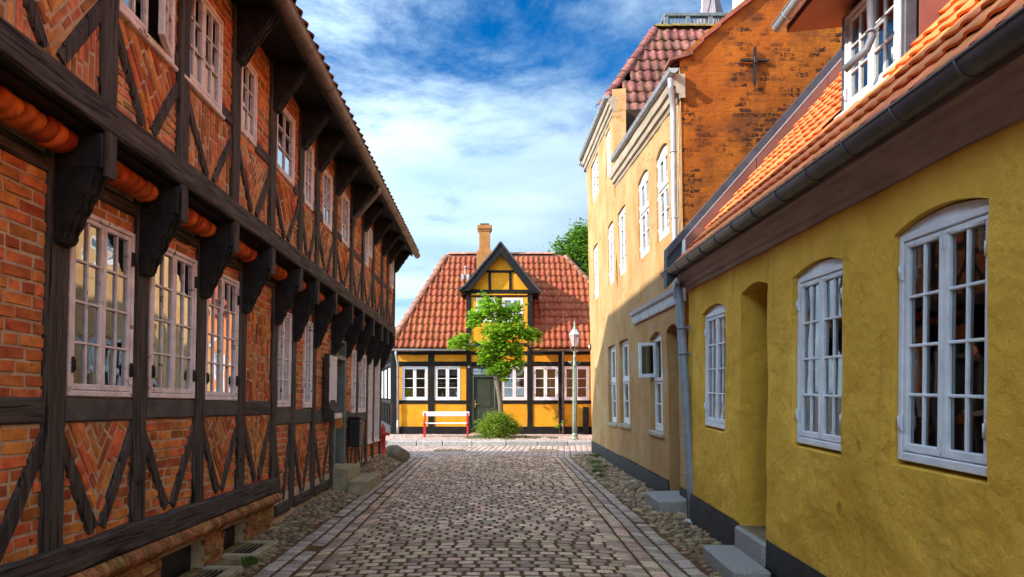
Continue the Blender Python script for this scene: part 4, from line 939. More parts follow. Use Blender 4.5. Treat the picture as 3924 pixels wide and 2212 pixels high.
# ------------------------------------------------------------------ RIGHT, near: low ochre-yellow house
NF = Frame((2.223, 0, 0), (-.0222, -1, -.0163), (0, -.0163, 1))
NH = empty('yellow_house', M=NF.M)
tag(NH, 'low mustard yellow plastered house with black plinth and orange tiled roof, nearest on the right', 'house')
NW = [(-8.25, -7.365, 1.07, 2.39), (-5.61, -4.77, 1.095, 2.425), (-4.15, -3.315, 1.12, 2.455)]
ND = (-6.87, -6.15, .205, 2.455)
UN0, UN1 = -8.88, 5.0
ops = [dict(u0=a, u1=b, v0=c, v1=d, rise=.07, depth=.13, slope=.012) for a, b, c, d in NW] + [dict(u0=ND[0], u1=ND[1], v0=ND[2], v1=ND[3], rise=.06, depth=.27)]
wall(NH, 'wall', 'plaster_near', UN0, UN1, .225, 2.95, ops, grid=.055, amp=.014, fr=1.6, seed=3, rough=lambda u, v: .011 * max(0.0, nn((u * 7.5, v * 7.5, 1.0)) + .25) * sst(1.9, .6, v) * max(0.0, min(1.0, .5 + 1.6 * nn((u * .8, v * .8, 9.0)))) if u < -1 else 0.0)
for a, b in ((UN0, ND[0] - .03), (ND[1] + .03, UN1)): wall(NH, 'plinth', 'plinth_black', a, b, -.4, .24, [], grid=.12, amp=.010, fr=1.8, seed=8, y=-.016)
sheet(NH, 'end_wall', 'plaster_near', [(UN0, 0, -.3), (UN0, 6.4, -.3), (UN0, 6.4, 3.0), (UN0, 3.2, 6.2), (UN0, 0, 3.0)])
sheet(NH, 'end_wall', 'plaster_near', [(UN1, 0, -.3), (UN1, 6.4, -.3), (UN1, 6.4, 3.0), (UN1, 3.2, 6.2), (UN1, 0, 3.0)])
sheet(NH, 'back_wall', 'plaster_near', [(UN0, 6.4, -.3), (UN1, 6.4, -.3), (UN1, 6.4, 3.0), (UN0, 6.4, 3.0)])
def moulding(par, name, mt, prof, ua, ub, da=0.0, db=0.0, n=24, wob=.006):
    m = MB(); k = len(prof); vs = []
    for i in range(n + 1):
        t = i / n
        for j, (y, z) in enumerate(prof): vs.append((ua + (ub - ua) * t, y + wob * nn((i * .5, j * .3, ua)), z + da + (db - da) * t + wob * nn((i * .5, 9.1, ua))))
    m.add(vs, [(i * k + j, i * k + (j + 1) % k, (i + 1) * k + (j + 1) % k, (i + 1) * k + j) for i in range(n) for j in range(k)] + [tuple(range(k)), tuple(range(n * k, n * k + k))])
    return m.build(name, mt, par)
moulding(NH, 'cornice', 'cornice_paint', [(.05, 2.745), (-.025, 2.75), (-.04, 2.785), (-.07, 2.80), (-.08, 2.835), (-.12, 2.875), (-.135, 2.905), (-.165, 2.92), (-.165, 2.965), (.05, 2.965)], UN0 - .03, UN1, n=60)
gutter(NH, (UN0 - .22, -.232, 2.995), (UN1, -.232, 2.995), .072, 'gutter_dark', 27)
NE = (-.20, 3.03); P45 = math.radians(49); SN = Vector((0, math.cos(P45), math.sin(P45)))
def nroof(u, y, dz=0.0): return (u, y, NE[1] + (y - NE[0]) * math.tan(P45) + dz)
rf = MB(); rf.add([nroof(UN0, NE[0]), nroof(UN1, NE[0]), nroof(UN1, 3.3), nroof(UN0, 3.3), (UN1, 6.9, NE[1]), (UN0, 6.9, NE[1])], [(0, 1, 2, 3), (3, 2, 4, 5)])
rf.build('roof', 'roof_bed', NH, fix=False)
DU0, DU1, DY, DB, DT = -5.62, -4.72, .38, 3.66, 4.46
def ins_n(a, s):
    u = UN0 + .42 + a; y = NE[0] - .05 + s * math.cos(P45)
    return not (DU0 - .02 < u < DU1 + .02 and DY - .10 < y < 1.6)
tile_roof(NH, (UN0 + .42, NE[0] - .05, NE[1] - .035), (1, 0, 0), SN, .155, .265, 86, 19, ins_n, 'tile_orange', 300, h=.020)
# low parapet along the far verge: metal cladding towards the street, dark coping
def slab(name, mt, ua, ub, ya, yb, d0, d1):
    m = MB(); m.add([nroof(ua, ya, d0), nroof(ub, ya, d0), nroof(ub, yb, d0), nroof(ua, yb, d0), nroof(ua, ya, d1), nroof(ub, ya, d1), nroof(ub, yb, d1), nroof(ua, yb, d1)], [(0, 3, 2, 1), (4, 5, 6, 7), (0, 1, 5, 4), (1, 2, 6, 5), (2, 3, 7, 6), (3, 0, 4, 7)]); return m.build(name, mt, NH)
for i in range(4): slab('parapet_plate', 'flashing', UN0 + .02, UN0 + .16, -.08 + i * .86, -.08 + i * .86 + .852, -.05, .21)
slab('coping', 'lead', UN0 - .06, UN0 + .17, -.30, 3.45, .235, .345)
slab('coping_edge', 'paint_white', UN0 + .0, UN0 + .165, -.10, 3.4, .211, .234)
slab('parapet_end', 'lead', UN0 - .06, UN0 + .10, -.30, -.085, -.15, .2345)
MB().box(UN0 + .10, UN0 + .165, -.125, -.085, 3.06, 3.36).build('end_board', 'paint_white', NH)
for q in NW:
    window(NH, q[0] + .005, q[1] - .005, q[2] + .03, q[3] - .005, .032, 2, 2, 4, 'paint_blue_white', 'glass', fw=.045, sw=.040, mw=.018, fd=.08, rise=.060, hinge='paint_blue_white', room='room_warm', rd=1.6, corner=True)
# things standing on the inner sill of the two nearest windows
a, b, c, d = NW[2]
def vase(par, x, y, z, s, mt): return MB().lathe([(.035 * s, 0), (.075 * s, .06 * s), (.08 * s, .12 * s), (.04 * s, .2 * s), (.03 * s, .25 * s), (.045 * s, .28 * s)], (x, y, z), 12).build('vase', mt, par)
Wn = [o for o in NH.children if o.name.startswith('window')]
for W, (a, b, c, d) in zip(Wn, NW):
    vase(W, a + .30, .34, c + .06, .9, 'door_green'); vase(W, a + .58, .36, c + .06, .7, 'pipe_grey')
    MB().box(a - .1, b + .1, .18, .50, c - .0, c + .05).build('window_board', 'paint_old', W)
dr = MB(); dr.box(ND[0], ND[1], .268, .32, ND[2], ND[3] + .08); DN = dr.build('door', 'door_black', NH)
for z0, z1 in ((.4, 1.0), (1.15, 2.2)): MB().box(ND[0] + .12, ND[1] - .12, .255, .275, z0, z1, .012).build('door_panel', 'door_black', DN)
MB().box(-6.90, -6.12, -.045, .262, -.02, .205, .022).build('step', 'granite', NH)
MB().box(-6.86, -5.88, -.36, -.047, -.14, .022, .022).build('step', 'granite', NH)
# dormer
DO = MB().box(DU0, DU1, DY + .075, DY + .09, DB - .12, DB - .03, .004).build('dormer', 'lead', NH)
for a_, b_ in ((DU0, DU0 + .09), (DU1 - .05, DU1)): MB().box(a_, b_, DY - .01, DY + .07, DB - .12, DT, .006).build('corner_post', 'lead', DO)
window(DO, DU0 + .09, DU1 - .05, DB + .02, DT - .04, DY - .03, 2, 2, 3, 'paint_white', 'glass', fw=.035, sw=.035, mw=.016, fd=.07, hinge='zinc', room='room', rd=.6, re=.02)
MB().box(DU0 + .02, DU1 + .02, DY - .075, DY + .04, DB - .035, DB + .015, .006).build('dormer_sill', 'paint_white', DO)
for u in (DU0, DU1):
    for k in range(2):
        y0 = DY + .08 + k * .42; y1 = y0 + .415; s_ = .004 if u == DU1 else -.004
        m = MB(); p = [nroof(u, y0, .03), nroof(u, y1, .03), (u, y1, DT + .12 * (y1 - DY) + .02), (u, y0, DT + .12 * (y0 - DY) + .02)]
        m.add(p + [(q[0] + s_ * 3, q[1], q[2]) for q in p], [(0, 1, 2, 3), (7, 6, 5, 4), (0, 4, 5, 1), (1, 5, 6, 2), (2, 6, 7, 3), (3, 7, 4, 0)]); m.build('cheek_plate', 'flashing', DO)
m = MB(); A = (DU0 - .20, DU1 + .20); z0 = DT - .01
m.add([(A[0], .02, z0), (A[1], .02, z0), (A[1], 1.5, z0 + .14), (A[0], 1.5, z0 + .14), (A[0], .02, z0 + .09), (A[1], .02, z0 + .09), (A[1], 1.5, z0 + .30), (A[0], 1.5, z0 + .30)], [(0, 3, 2, 1), (4, 5, 6, 7), (0, 1, 5, 4), (1, 2, 6, 5), (2, 3, 7, 6), (3, 0, 4, 7)]); m.build('dormer_roof', 'flashing', DO)
gutter(DO, (A[0] - .03, -.035, z0 + .07), (A[1] + .03, -.035, z0 + .07), .055, 'zinc', 3)
m = MB(); m.tube([(DU1 - .22, -.035, z0 + .02), (DU1 - .22, DY - .13, z0 - .16), (DU1 - .21, DY - .12, 3.98), (DU1 - .22, DY - .15, 3.90), (DU1 - .31, DY - .26, 3.80)], .027, 10); m.build('downpipe', 'pipe_dark', DO)
MB().tube([(DU1 - .21 + .039 * math.cos(k), DY - .12 + .039 * math.sin(k), 4.02) for k in [i * .628 for i in range(11)]], .006, 4).box(DU1 - .17, DU1 - .06, DY - .125, DY - .115, 4.01, 4.03).build('pipe_clip', 'zinc', DO)
# downpipe where the two houses meet
D = empty('rain_pipe', (2.44, 8.73, 0)); m = MB(); m.tube([(0, 0, .0), (-.02, 0, .5), (-.075, .02, 1.5), (-.15, .05, 2.75), (-.16, .10, 2.9), (-.10, .25, 3.02)], .056, 12); m.build('pipe', 'pipe_grey', D)
for z, x in ((.62, -.03), (1.1, -.055), (2.1, -.11), (2.42, -.128)): MB().tube([(x + .060 * math.cos(k * .628), .02 + .060 * math.sin(k * .628), z) for k in range(11)], .010, 5).box(x + .05, x + .16, .01, .03, z - .02, z + .02).build('pipe_clip', 'pipe_grey', D)
MB().lathe([(.11, .0), (.105, .012), (.06, .035)], (0, 0, .02), 16).build('foot_collar', 'zinc', D)
tag(D, 'blue grey rain pipe standing in the corner between the mustard house and the ochre house', 'rain pipe')
# ------------------------------------------------------------------ RIGHT, far: tall ochre house
OF = Frame((2.60, 10, 0), (-.003, -1, -.0037), (-.02, -.0037, 1))
OH = empty('ochre_house', M=OF.M)
tag(OH, 'tall pale ochre plastered house with an orange worn gable, farther on the right', 'house')
UO0, UO1, UF = -9.18, .50, -4.75
OW = dict(UA=(-1.03, -.28, 3.945, 5.25), UB=(-2.45, -1.60, 3.945, 5.28), UC=(-4.50, -3.68, 3.965, 5.27), UD=(-5.87, -5.09, 4.0, 5.30), UE=(-8.25, -7.40, 3.97, 5.31), TA=(-5.93, -5.31, 6.42, 7.40), TB=(-8.35, -7.1, 6.48, 7.46),
          GA=(-6.16, -5.12, .92, 2.63), GB=(-4.67, -3.56, .96, 2.645), GC=(-1.74, -.84, .975, 2.50), GD=(-.53, .12, -.05, 2.52))
oo = [dict(u0=q[0], u1=q[1], v0=q[2], v1=q[3], rise=.09 if k in ('UA', 'UB', 'GC', 'GD') else .03, depth=.10 if k[0] != 'G' else .17, slope=.02) for k, q in OW.items() if k[0] != 'T']
wall(OH, 'wall', 'plaster_ochre', UF, UO1, .30, 6.0, [o for o in oo if o['u0'] > UF], grid=.16, amp=.014, fr=1.4, seed=21)
wall(OH, 'wall', 'plaster_ochre', UO0, UF, .26, 7.75, [o for o in oo if o['u0'] < UF] + [dict(u0=q[0], u1=q[1], v0=q[2], v1=q[3], depth=.08) for k, q in OW.items() if k[0] == 'T'], grid=.18, amp=.016, fr=1.4, seed=22)
wall(OH, 'plinth', 'plinth_black', UO0 - .02, OW['GD'][0], -.4, .30, [], grid=.16, amp=.010, fr=1.8, seed=25, y=-.018)
wall(OH, 'plinth', 'plinth_black', OW['GD'][1], UO1, -.4, .31, [], grid=.16, amp=.010, fr=1.8, seed=26, y=-.018)
# gable wall towards the camera
gx = OF.M @ Vector((UO1, 0, 0)); GF = Frame((gx.x, gx.y, 0), (1, .003, 0), (-.02, 0, 1))
VG = [(-.25, 6.05), (.05, 6.16), (.21, 6.34), (.44, 6.54), (.88, 6.90), (4.3, 9.64), (8.4, 6.3)]
def vg(u):
    for (a, b), (c, d) in zip(VG, VG[1:]):
        if u <= c: return b + (d - b) * (u - a) / (c - a)
    return VG[-1][1]
gw = wall(OH, 'gable_wall', 'plaster_gable', 0, 8.3, -.3, vg, [], grid=.15, amp=.015, fr=1.9, seed=31); gw.matrix_basis = OF.I @ GF.M
for v_ in gw.data.vertices: v_.co.x -= .02 * v_.co.z
m = MB()
for (a, b), (c, d) in zip(VG[:-2], VG[1:-1]):
    n = max(1, int((c - a) / .32))
    for i in range(n):
        p = (a + (c - a) * i / n, b + (d - b) * i / n); q = (a + (c - a) * (i + 1.06) / n, b + (d - b) * (i + 1.06) / n); z = .028 * (1 - i % 1)
        m.add([(p[0], -.06, p[1] + .05), (q[0], -.06, q[1] + .02), (q[0], .25, q[1] + .02), (p[0], .25, p[1] + .05), (p[0], -.06, p[1] + .015), (q[0], -.06, q[1] - .012), (q[0], .25, q[1] - .012), (p[0], .25, p[1] + .015)], [(0, 1, 2, 3), (4, 7, 6, 5), (0, 4, 5, 1), (1, 5, 6, 2), (2, 6, 7, 3), (3, 7, 4, 0)])
vt_ = m.build('verge_tile_row', 'tile_old', OH); vt_.matrix_basis = OF.I @ GF.M
for v_ in vt_.data.vertices: v_.co.x -= .02 * v_.co.z - .10
# iron wall anchor on the gable
an = empty('wall_anchor', M=GF.M @ Matrix.Translation((.88, -.02, 6.08)))
MB().box(-.19, .19, -.035, 0, -.013, .013, .004).build('cross_bar', 'iron', an)
MB().prism([(-.016, -.30), (.0, -.36), (.016, -.30), (.018, .10), (.012, .17), (-.012, .17), (-.018, .10)], -.045, -.008, ax=1).build('upright_bar', 'iron', an)
MB().box(-.022, .022, -.06, -.044, -.05, .05, .006).build('wedge', 'iron', an)
tag(an, 'black iron cross shaped wall anchor on the orange gable', 'wall anchor')
# main roof (its street slope), back and far walls
def ow(p): return OF.I @ Vector(p)
sheet(OH, 'roof', 'tile_old', [(UO1, -.10, 6.0), (UF, -.10, 6.2), (UF, 4.3, 9.7), (UO1, 4.3, 9.62)])
sheet(OH, 'roof_back', 'tile_old', [(UO1, 8.4, 6.2), (UO0, 8.4, 6.2), (UO0, 4.3, 9.6), (UO1, 4.3, 9.6)])
sheet(OH, 'far_wall', 'plaster_ochre', [(UO0, 0, -.3), (UO0, 8.3, -.3), (UO0, 8.3, 6.3), (UO0, 4.3, 9.6), (UO0, 0, 7.8)])
sheet(OH, 'back_wall', 'plaster_ochre', [(UO0, 8.3, -.3), (UO1, 8.3, -.3), (UO1, 8.3, 6.3), (UO0, 8.3, 6.3)])
cp_ = [(.05, -.32), (-.015, -.32), (-.03, -.27), (-.065, -.25), (-.075, -.17), (-.11, -.15), (-.12, -.06), (-.12, 0), (.05, 0)]
moulding(OH, 'cornice', 'cornice_pale', cp_, UO1 + .05, UF + .02, 5.89, 6.22, n=24)
gutter(OH, (UO1 + .20, -.135, 5.90), (-4.15, -.135, 6.29), .062, 'zinc', 8)
moulding(OH, 'cornice', 'cornice_pale', cp_, UF + .05, UO0 - .05, 7.78, 7.92, n=24)
gutter(OH, (UF + .06, -.15, 7.80), (UO0 - .12, -.15, 7.99), .062, 'zinc', 7)
m = MB(); m.tube([(UO0 + .03, -.19, 7.92), (UO0 + .02, -.19, 7.8), (UO0 + .01, -.05, 7.72), (UO0 - .02, -.05, 7.6)], .03, 8); m.build('downpipe', 'zinc_brown', OH)
m = MB(); m.tube([(UO1 + .02, -.135, 5.84), (UO1 + .02, -.135, 5.70), (UO1 - .10, -.08, 5.56), (UO1 - .12, -.075, 5.40), (UO1 - .12, -.085, 4.2), (UO1 - .12, -.08, 3.0), (UO1 - .1, -.08, 2.9)], .042, 10); up_ = m.build('downpipe', 'zinc', OH)
for z in (4.9, 4.0, 3.45): MB().tube([(UO1 - .12 + .046 * math.cos(k * .628), -.08 + .046 * math.sin(k * .628), z) for k in range(11)], .007, 5).build('pipe_clip', 'zinc', up_)
m = MB(); m.tube([(UO1 - .03, -.03, 5.5), (UO1 - .03, -.035, 3.0)], .008, 5); m.build('cable', 'cornice_pale', OH)
# cross wing: tiled slope facing the camera, hip towards the street
z0w = OF.M @ Vector((UF + .10, 0, 0)); yA = z0w.y; yR = 16.95; HA, HR = 6.15, 10.40; XL, XR_ = 2.66, 8.6; XH = 3.86; HH = 7.95
sw_ = Vector((0, yR - yA, HR - HA)); SL = sw_.length; sw_.normalize()
def yv(h): return yA + (yR - yA) * (h - HA) / (HR - HA)
tri = MB(); tri.add([(XL - .02, yA, HA - .3), (XR_, yA, HA - .3), (XR_, yR, HR - .03), (XH, yR, HR - .03), (XL - .02, yv(HH), HH - .03)], [(0, 1, 2, 3, 4)])
tri.add([(2.30, yv(HH), HH), (XH, yR, HR - .03), (2.30, 19.2, HH), (XR_, yR, HR - .03), (XR_, 19.3, HH)], [(0, 1, 2), (2, 1, 3, 4)])
o = tri.build('wing_roof', 'roof_bed', OH, fix=False); o.matrix_basis = OF.I
sheet(OH, 'wing_cheek', 'plaster_ochre', [ow(p) for p in [(2.46, yA + .02, 5.7), (2.70, yA - .06, 5.7), (2.70, yA - .02, HH), (2.42, yA + .04, HH)]])
WR = empty('wing_tiling'); WR.parent = OH; WR.matrix_basis = OF.I
def ins_w(a, s):
    h = HA + (HR - HA) * s / SL; x = XL + a
    return x > (XL if h < HH else XL + (XH - XL) * (h - HH) / (HR - HH)) - .10 and x < 6.5 and x > XL + .05
P_ = Pieces('roof_tile', WR, 'tile_old', 300, 'roof_tiling'); P_.variant(0, tilemesh(.20, .36, .045), fix=False)
for r_ in range(-3, 13):
    for c in range(20):
        if ins_w((c + .5) * .20, (r_ + .5) * .36): P_.add(0, basis(Vector((1, 0, 0)), sw_, Vector((1, 0, 0)).cross(sw_), Vector((XL + c * .20 + R.uniform(-.008, .008), yA, HA)) + sw_ * (r_ * .36 + R.uniform(-.01, .01)) + Vector((0, 0, R.uniform(0, .012)))) @ Matrix.Rotation(R.uniform(-.02, .02), 4, 'Z'))
for k, M in P_.items: link('roof_tile', P_.var[k][0], WR, M)
cap_tiles(WR, (2.30, yv(HH) - .05, HH - .02), (XH, yR, HR + .03), .10, .26, 'tile_old', up=(-.3, -.7, .6))
cap_tiles(WR, (XH - .05, yR, HR), (7.4, yR, HR), .11, .40, 'tile_moss')
# chimney behind the gable
m = MB(); m.box(-.30, .30, -.30, .30, -1.2, .95, .02).box(-.35, .35, -.35, .35, .95, 1.1, .02); ch = m.build('chimney', 'chimney_pale', OH); ch.matrix_basis = OF.I @ Matrix.Translation((4.56, 12.4, 8.1))
for k, q in OW.items():
    if k == 'GD': continue
    a, b, c, d = q[0] + .005, q[1] - .005, q[2] + .02, q[3] - .005
    kw = dict(mt='paint_white', gl='glass', fw=.05, sw=.045, mw=.018, fd=.07)
    if k in ('UA', 'UB'): W = window(OH, a, b, c, d, .03, 2, 1, (2, 1), rise=.08, split=4.74, hinge='paint_white', **kw)
    elif k[0] == 'U': W = window(OH, a, b, c, d, .03, 2, 1, 4, rise=.025, hinge='paint_white', **kw)
    elif k[0] == 'T': W = window(OH, a, b, c, d, .03, 2, 1 if k == 'TA' else 2, 4, **kw)
    elif k == 'GC': W = window(OH, a, b, c, d, .07, 2, 1, (2, 1), rise=.08, split=1.83, skip=((1, 0),), **kw)
    else: W = window(OH, a, b, c, d, .07, 2, 1, (2, 1), rise=.025, split=1.86, **kw)
    if k in ('UA', 'UB', 'UC', 'TB'): curtain(W, 'curtain_white', a + .03, b - .03, c, d, .22)
    if k == 'GC':
        S = empty('open_sash'); S.parent = W; S.location = (a + .05, .09, 0); S.rotation_euler = (0, 0, math.radians(-84))
        sashpart(S, 0, .30, 1.865, 2.44, 0, 1, 1, 'paint_blue_white', 'glass_dim', .05, .018)
    if k[0] == 'G': MB().box(a - .06, b + .06, -.05, .12, c - .075, c - .004, .012).build('sill', 'cornice_pale', W)
q = OW['GD']; MB().box(q[0], q[1], .165, .22, -.02, q[3] + .09).build('door', 'door_black', OH)
moulding(OH, 'string_course', 'band_grey', [(.02, 2.86), (-.035, 2.86), (-.045, 2.90), (-.05, 2.99), (-.085, 3.02), (-.10, 3.07), (-.02, 3.10), (.02, 3.10)], UO1, -2.93)
MB().box(-2.93, -2.925, -.03, 0, 2.86, 2.87).build('course_end', 'band_grey', OH)
MB().box(-.32, .62, -.42, .15, -.08, .185, .022).build('step', 'granite', OH)
MB().box(-7.02, -6.92, -.012, .02, 5.28, 5.42, .004).build('vent', 'tile_cap', OH)
for u in (-3.2, -1.9): MB().box(u - .02, u + .02, -.022, -.010, .06, .14).build('plinth_vent', 'iron', OH)
e = empty('street_sign', M=OF.M @ Matrix.Translation((-9.10, -.02, 2.84)))
MB().box(-.13, .10, -.02, 0, -.06, .08, .004).build('plate', 'sign_dark', e); MB().box(-.11, .08, -.024, -.019, -.02, .05).build('name_field', 'sign_white', e)
tag(e, 'small dark street name plate on the sunlit corner of the ochre house', 'street sign')
# ------------------------------------------------------------------ church tower beyond the roofs
TW = empty('church_tower', (13.0, 45, 0)); tx, ty = 0, 0
tag(TW, 'distant tower top with balustrade and pointed metal turret above the ochre house roof', 'tower')
MB().box(-2.2, 2.2, 0, 4.4, -.2, 24.6, .05).build('shaft', 'tower_brick', TW)
MB().box(-2.3, 2.3, -.1, 4.5, 24.6, 24.95, .04).build('cornice', 'tower_stone', TW)
MB().box(-2.25, 2.25, -.05, .30, 25.72, 25.95, .03).box(-2.25, 2.25, 4.1, 4.45, 25.72, 25.95, .03).box(-2.25, -1.9, .3, 4.1, 25.72, 25.95, .03).box(1.9, 2.25, .3, 4.1, 25.72, 25.95, .03).build('top_rail', 'tower_stone', TW)
for x in (-2.1, -.72, .72, 2.1): MB().box(x - .14, x + .14, -.02, .26, 24.95, 25.72, .02).build('pier', 'tower_stone', TW)
for i in range(19):
    x = -1.9 + i * 3.8 / 18
    if min(abs(x - q_) for q_ in (-2.1, -.72, .72, 2.1)) < .2: continue
    MB().lathe([(.07, 0), (.045, .1), (.085, .3), (.05, .55), (.06, .77)], (x, .12, 24.95), 8).build('baluster', 'tower_stone', TW)
for i in range(19): MB().lathe([(.07, 0), (.045, .1), (.085, .3), (.05, .55), (.06, .77)], (-2.07, .3 + i * .2, 24.95), 6).build('baluster', 'tower_stone', TW)
sp = MB(); sp.lathe([(1.42, 24.9), (.02, 29.6)], (1.35, 1.9, 0), 4, smooth=False, ph=.0); sp.build('turret', 'spire_metal', TW)
for k in range(1, 8):
    for (c0, c1) in (((-1.42, 0), (0, -1.42)), ((0, -1.42), (1.42, 0))):
        t = k / 8; x = c0[0] + (c1[0] - c0[0]) * t; y = c0[1] + (c1[1] - c0[1]) * t
        MB().tube([(1.35 + x * 1.005, 1.9 + y * 1.005, 24.9), (1.35 + x * .3, 1.9 + y * .3, 28.2)], .018, 4).build('seam', 'spire_metal', TW)
MB().tube([(.55, 1.2, 24.9), (.55, 1.2, 30)], .06, 8).build('flag_pole', 'paint_white', TW)
# ------------------------------------------------------------------ END OF THE STREET: yellow half-timbered corner house
FF = Frame((0, 26, .12), (1, 0, 0), (0, 0, 1))
FH = empty('corner_house', M=FF.M)
tag(FH, 'yellow half-timbered house with red hipped roof and gabled dormer closing the street', 'house')
FW = [(-3.467, -2.513), (-2.253, -1.31), (.212, 1.156), (1.367, 2.301), (2.504, 3.438), (4.0, 4.93), (5.3, 6.2)]
FD = (-.90, .02, .05, 2.49)
XA, XB = -3.84, 8.2
DW = [(-.73, .02, 4.10, 5.02), (.24, 1.0, 4.10, 5.02)]
fo = [dict(u0=a + .005, u1=b - .005, v0=1.245, v1=2.495, depth=.12) for a, b in FW] + [dict(u0=FD[0], u1=FD[1], v0=FD[2], v1=FD[3], depth=.15)]
wall(FH, 'wall', 'plaster_yellow', XA, XB, -.1, 3.15, fo, grid=.3, amp=.006, seed=51)
wall(FH, 'dormer_wall', 'plaster_yellow', -1.05, 1.33, 3.15, lambda u: min(6.9, 5.3 + max(0, 1.19 - abs(u - .14)) * 1.36), [dict(u0=a, u1=b, v0=c, v1=d, depth=.1) for a, b, c, d in DW], grid=.3, amp=.004, seed=52)
def ft(name, x0, z0, x1, z1, w_, y0=-.035, mt='timber_tar'): return MB().timber(x0, z0, x1, z1, w_, y0, .06, seg=.4, jit=.014, ch=.008).build(name, mt, FH)
for x, w_ in ((-3.755, .175), (-2.38, .23), (1.26, .20), (2.40, .19), (3.62, .18), (5.1, .18)): ft('post', x, .25, x, 3.05, w_)
ft('post', -.997, .2, -.997, 5.25, .185, -.040); ft('post', 1.262, 3.0, 1.262, 5.25, .19, -.040); ft('post', .115, .25, .115, 3.05, .17)
for (a, b) in ((-3.67, -2.50), (-2.26, -1.09), (.2, 1.16), (1.36, 2.30), (2.5, 3.53), (3.71, 5.0)):
    ft('rail', a, 1.178, b, 1.178, .125, -.028); ft('rail', a, 2.588, b, 2.588, .17, -.028)
ft('rail', -.90, 2.588, .03, 2.588, .17, -.028)
ft('wall_plate', XA, 2.99, -1.09, 2.99, .13, -.032); ft('wall_plate', -.9, 2.99, 1.17, 2.99, .13, -.032); ft('wall_plate', 1.36, 2.99, XB, 2.99, .13, -.032)
ft('dormer_rail', -.9, 3.30, 1.17, 3.30, .12, -.028); ft('dormer_rail', -.9, 5.085, 1.17, 5.085, .06, -.028)
ft('dormer_beam', -1.25, 5.25, 1.50, 5.25, .14, -.075); MB().box(-.90, 1.17, -.055, .0, 5.115, 5.178, .012).build('dormer_moulding', 'plaster_yellow', FH)
ft('collar_beam', -.36, 6.0, .68, 6.0, .09, -.034)
for x in (-.225, .535): ft('gable_post', x, 5.32, x, 5.96, .10, -.032)
ft('dormer_post', .13, 4.08, .13, 5.06, .16, -.03)
MB().box(XA - .02, FD[0] - .01, -.055, .02, -.2, .276, .01).box(FD[1] + .01, XB, -.055, .02, -.2, .276, .01).build('plinth', 'timber_tar', FH)
# bargeboards with a flared foot, and the little dormer roof behind them
def pxf(x, y): return ((x - CX) * 25.7 / FPX, 1.6 + (CY - y) * 25.7 / FPX - .12)
outl = [pxf(*p) for p in ((1760, 1112), (1782, 1095), (1820, 1050), (1850, 1012), (1887, 970), (1918, 928))]
outr = [pxf(*p) for p in ((2072, 1119), (2048, 1096), (2010, 1046), (1978, 1004), (1946, 964), (1918, 928))]
for pts, sg in ((outl, 1), (outr, -1)):
    inn = [(p[0] + sg * .20 - (.16 * sg if i == 0 else 0), p[1] - .16 + (.10 if i == 0 else 0)) for i, p in enumerate(pts)]; inn[-1] = (pts[-1][0] + 0 * sg, pts[-1][1] - .42)
    m = MB(); vs = []
    for y in (-.30, -.22):
        vs += [(p[0], y, p[1]) for p in pts] + [(p[0], y, p[1]) for p in inn]
    n = len(pts); fs = []
    for i in range(n - 1): fs += [(i, i + 1, n + i + 1, n + i), (2 * n + i, 2 * n + i + 1, 3 * n + i + 1, 3 * n + i), (i, i + 1, 2 * n + i + 1, 2 * n + i), (n + i, n + i + 1, 3 * n + i + 1, 3 * n + i)]
    m.add(vs, fs); m.build('bargeboard', 'timber_tar', FH)
    m = MB(); vs = []
    for y in (-.34, 3.6):
        vs += [(p[0] - sg * .02, y, p[1] + .035) for p in pts] + [(p[0], y, p[1] - .02) for p in pts]
    fs = []
    for i in range(n - 1): fs += [(i, i + 1, 2 * n + i + 1, 2 * n + i), (n + i, n + i + 1, 3 * n + i + 1, 3 * n + i), (i, i + 1, n + i + 1, n + i)]
    fs += [(0, n, 3 * n, 2 * n)]
    m.add(vs, fs); m.build('dormer_roof', 'lead', FH)
cap_tiles(FH, (.17, .10, 7.02), (.17, 3.2, 7.02), .08, .34, 'tile_old')
sheet(FH, 'dormer_cheek', 'plaster_yellow', [(-1.06, 0, 3.1), (-1.06, 2.0, 3.1), (-1.06, 2.0, 5.4), (-1.06, 0, 5.4)]); sheet(FH, 'dormer_cheek', 'plaster_yellow', [(1.34, 0, 3.1), (1.34, 2.0, 3.1), (1.34, 2.0, 5.4), (1.34, 0, 5.4)])
# roof
EY_, EV_ = -.30, 3.13; RY_, RV_ = 3.5, 7.31; S_ = Vector((0, RY_ - EY_, RV_ - EV_)); SLn = S_.length; S_.normalize()
HL0, HL1, HR0, HR1 = -3.95, -1.99, 5.75, 2.73
rf = MB(); rf.add([(HL0, EY_, EV_), (HR0, EY_, EV_), (HR1, RY_, RV_), (HL1, RY_, RV_), (-5.35, 5.9, EV_), (HL1, RY_ + .3, RV_), (HR0 + 2, 7.4, EV_), (XB + .2, EY_, EV_), (XB + .2, 7.4, EV_), (-1.05, EY_, EV_), (-1.05, EY_ + 1.95, EV_ + 2.145), (1.33, EY_, EV_), (1.33, EY_ + 1.95, EV_ + 2.145)], [(0, 9, 10), (11, 1, 12), (0, 10, 12, 1, 2, 3), (0, 3, 4), (4, 3, 2, 6), (1, 6, 2)])
rf.build('roof', 'roof_bed', FH, fix=False)
W_, L_ = .215, .415
def ins_f(a, s):
    f = s / SLn; x = -5.0 + a; v = EV_ + (RV_ - EV_) * f
    if not (HL0 + (HL1 - HL0) * f + .03 < x < HR0 + (HR1 - HR0) * f - .03 and f < .985): return False
    k = abs(x - .15)
    if k < 1.17 and v < max(5.2, 6.9 - 1.3 * k): return False
    if -.82 < x < -.12 and 6.45 < v < 7.2: return False
    return True
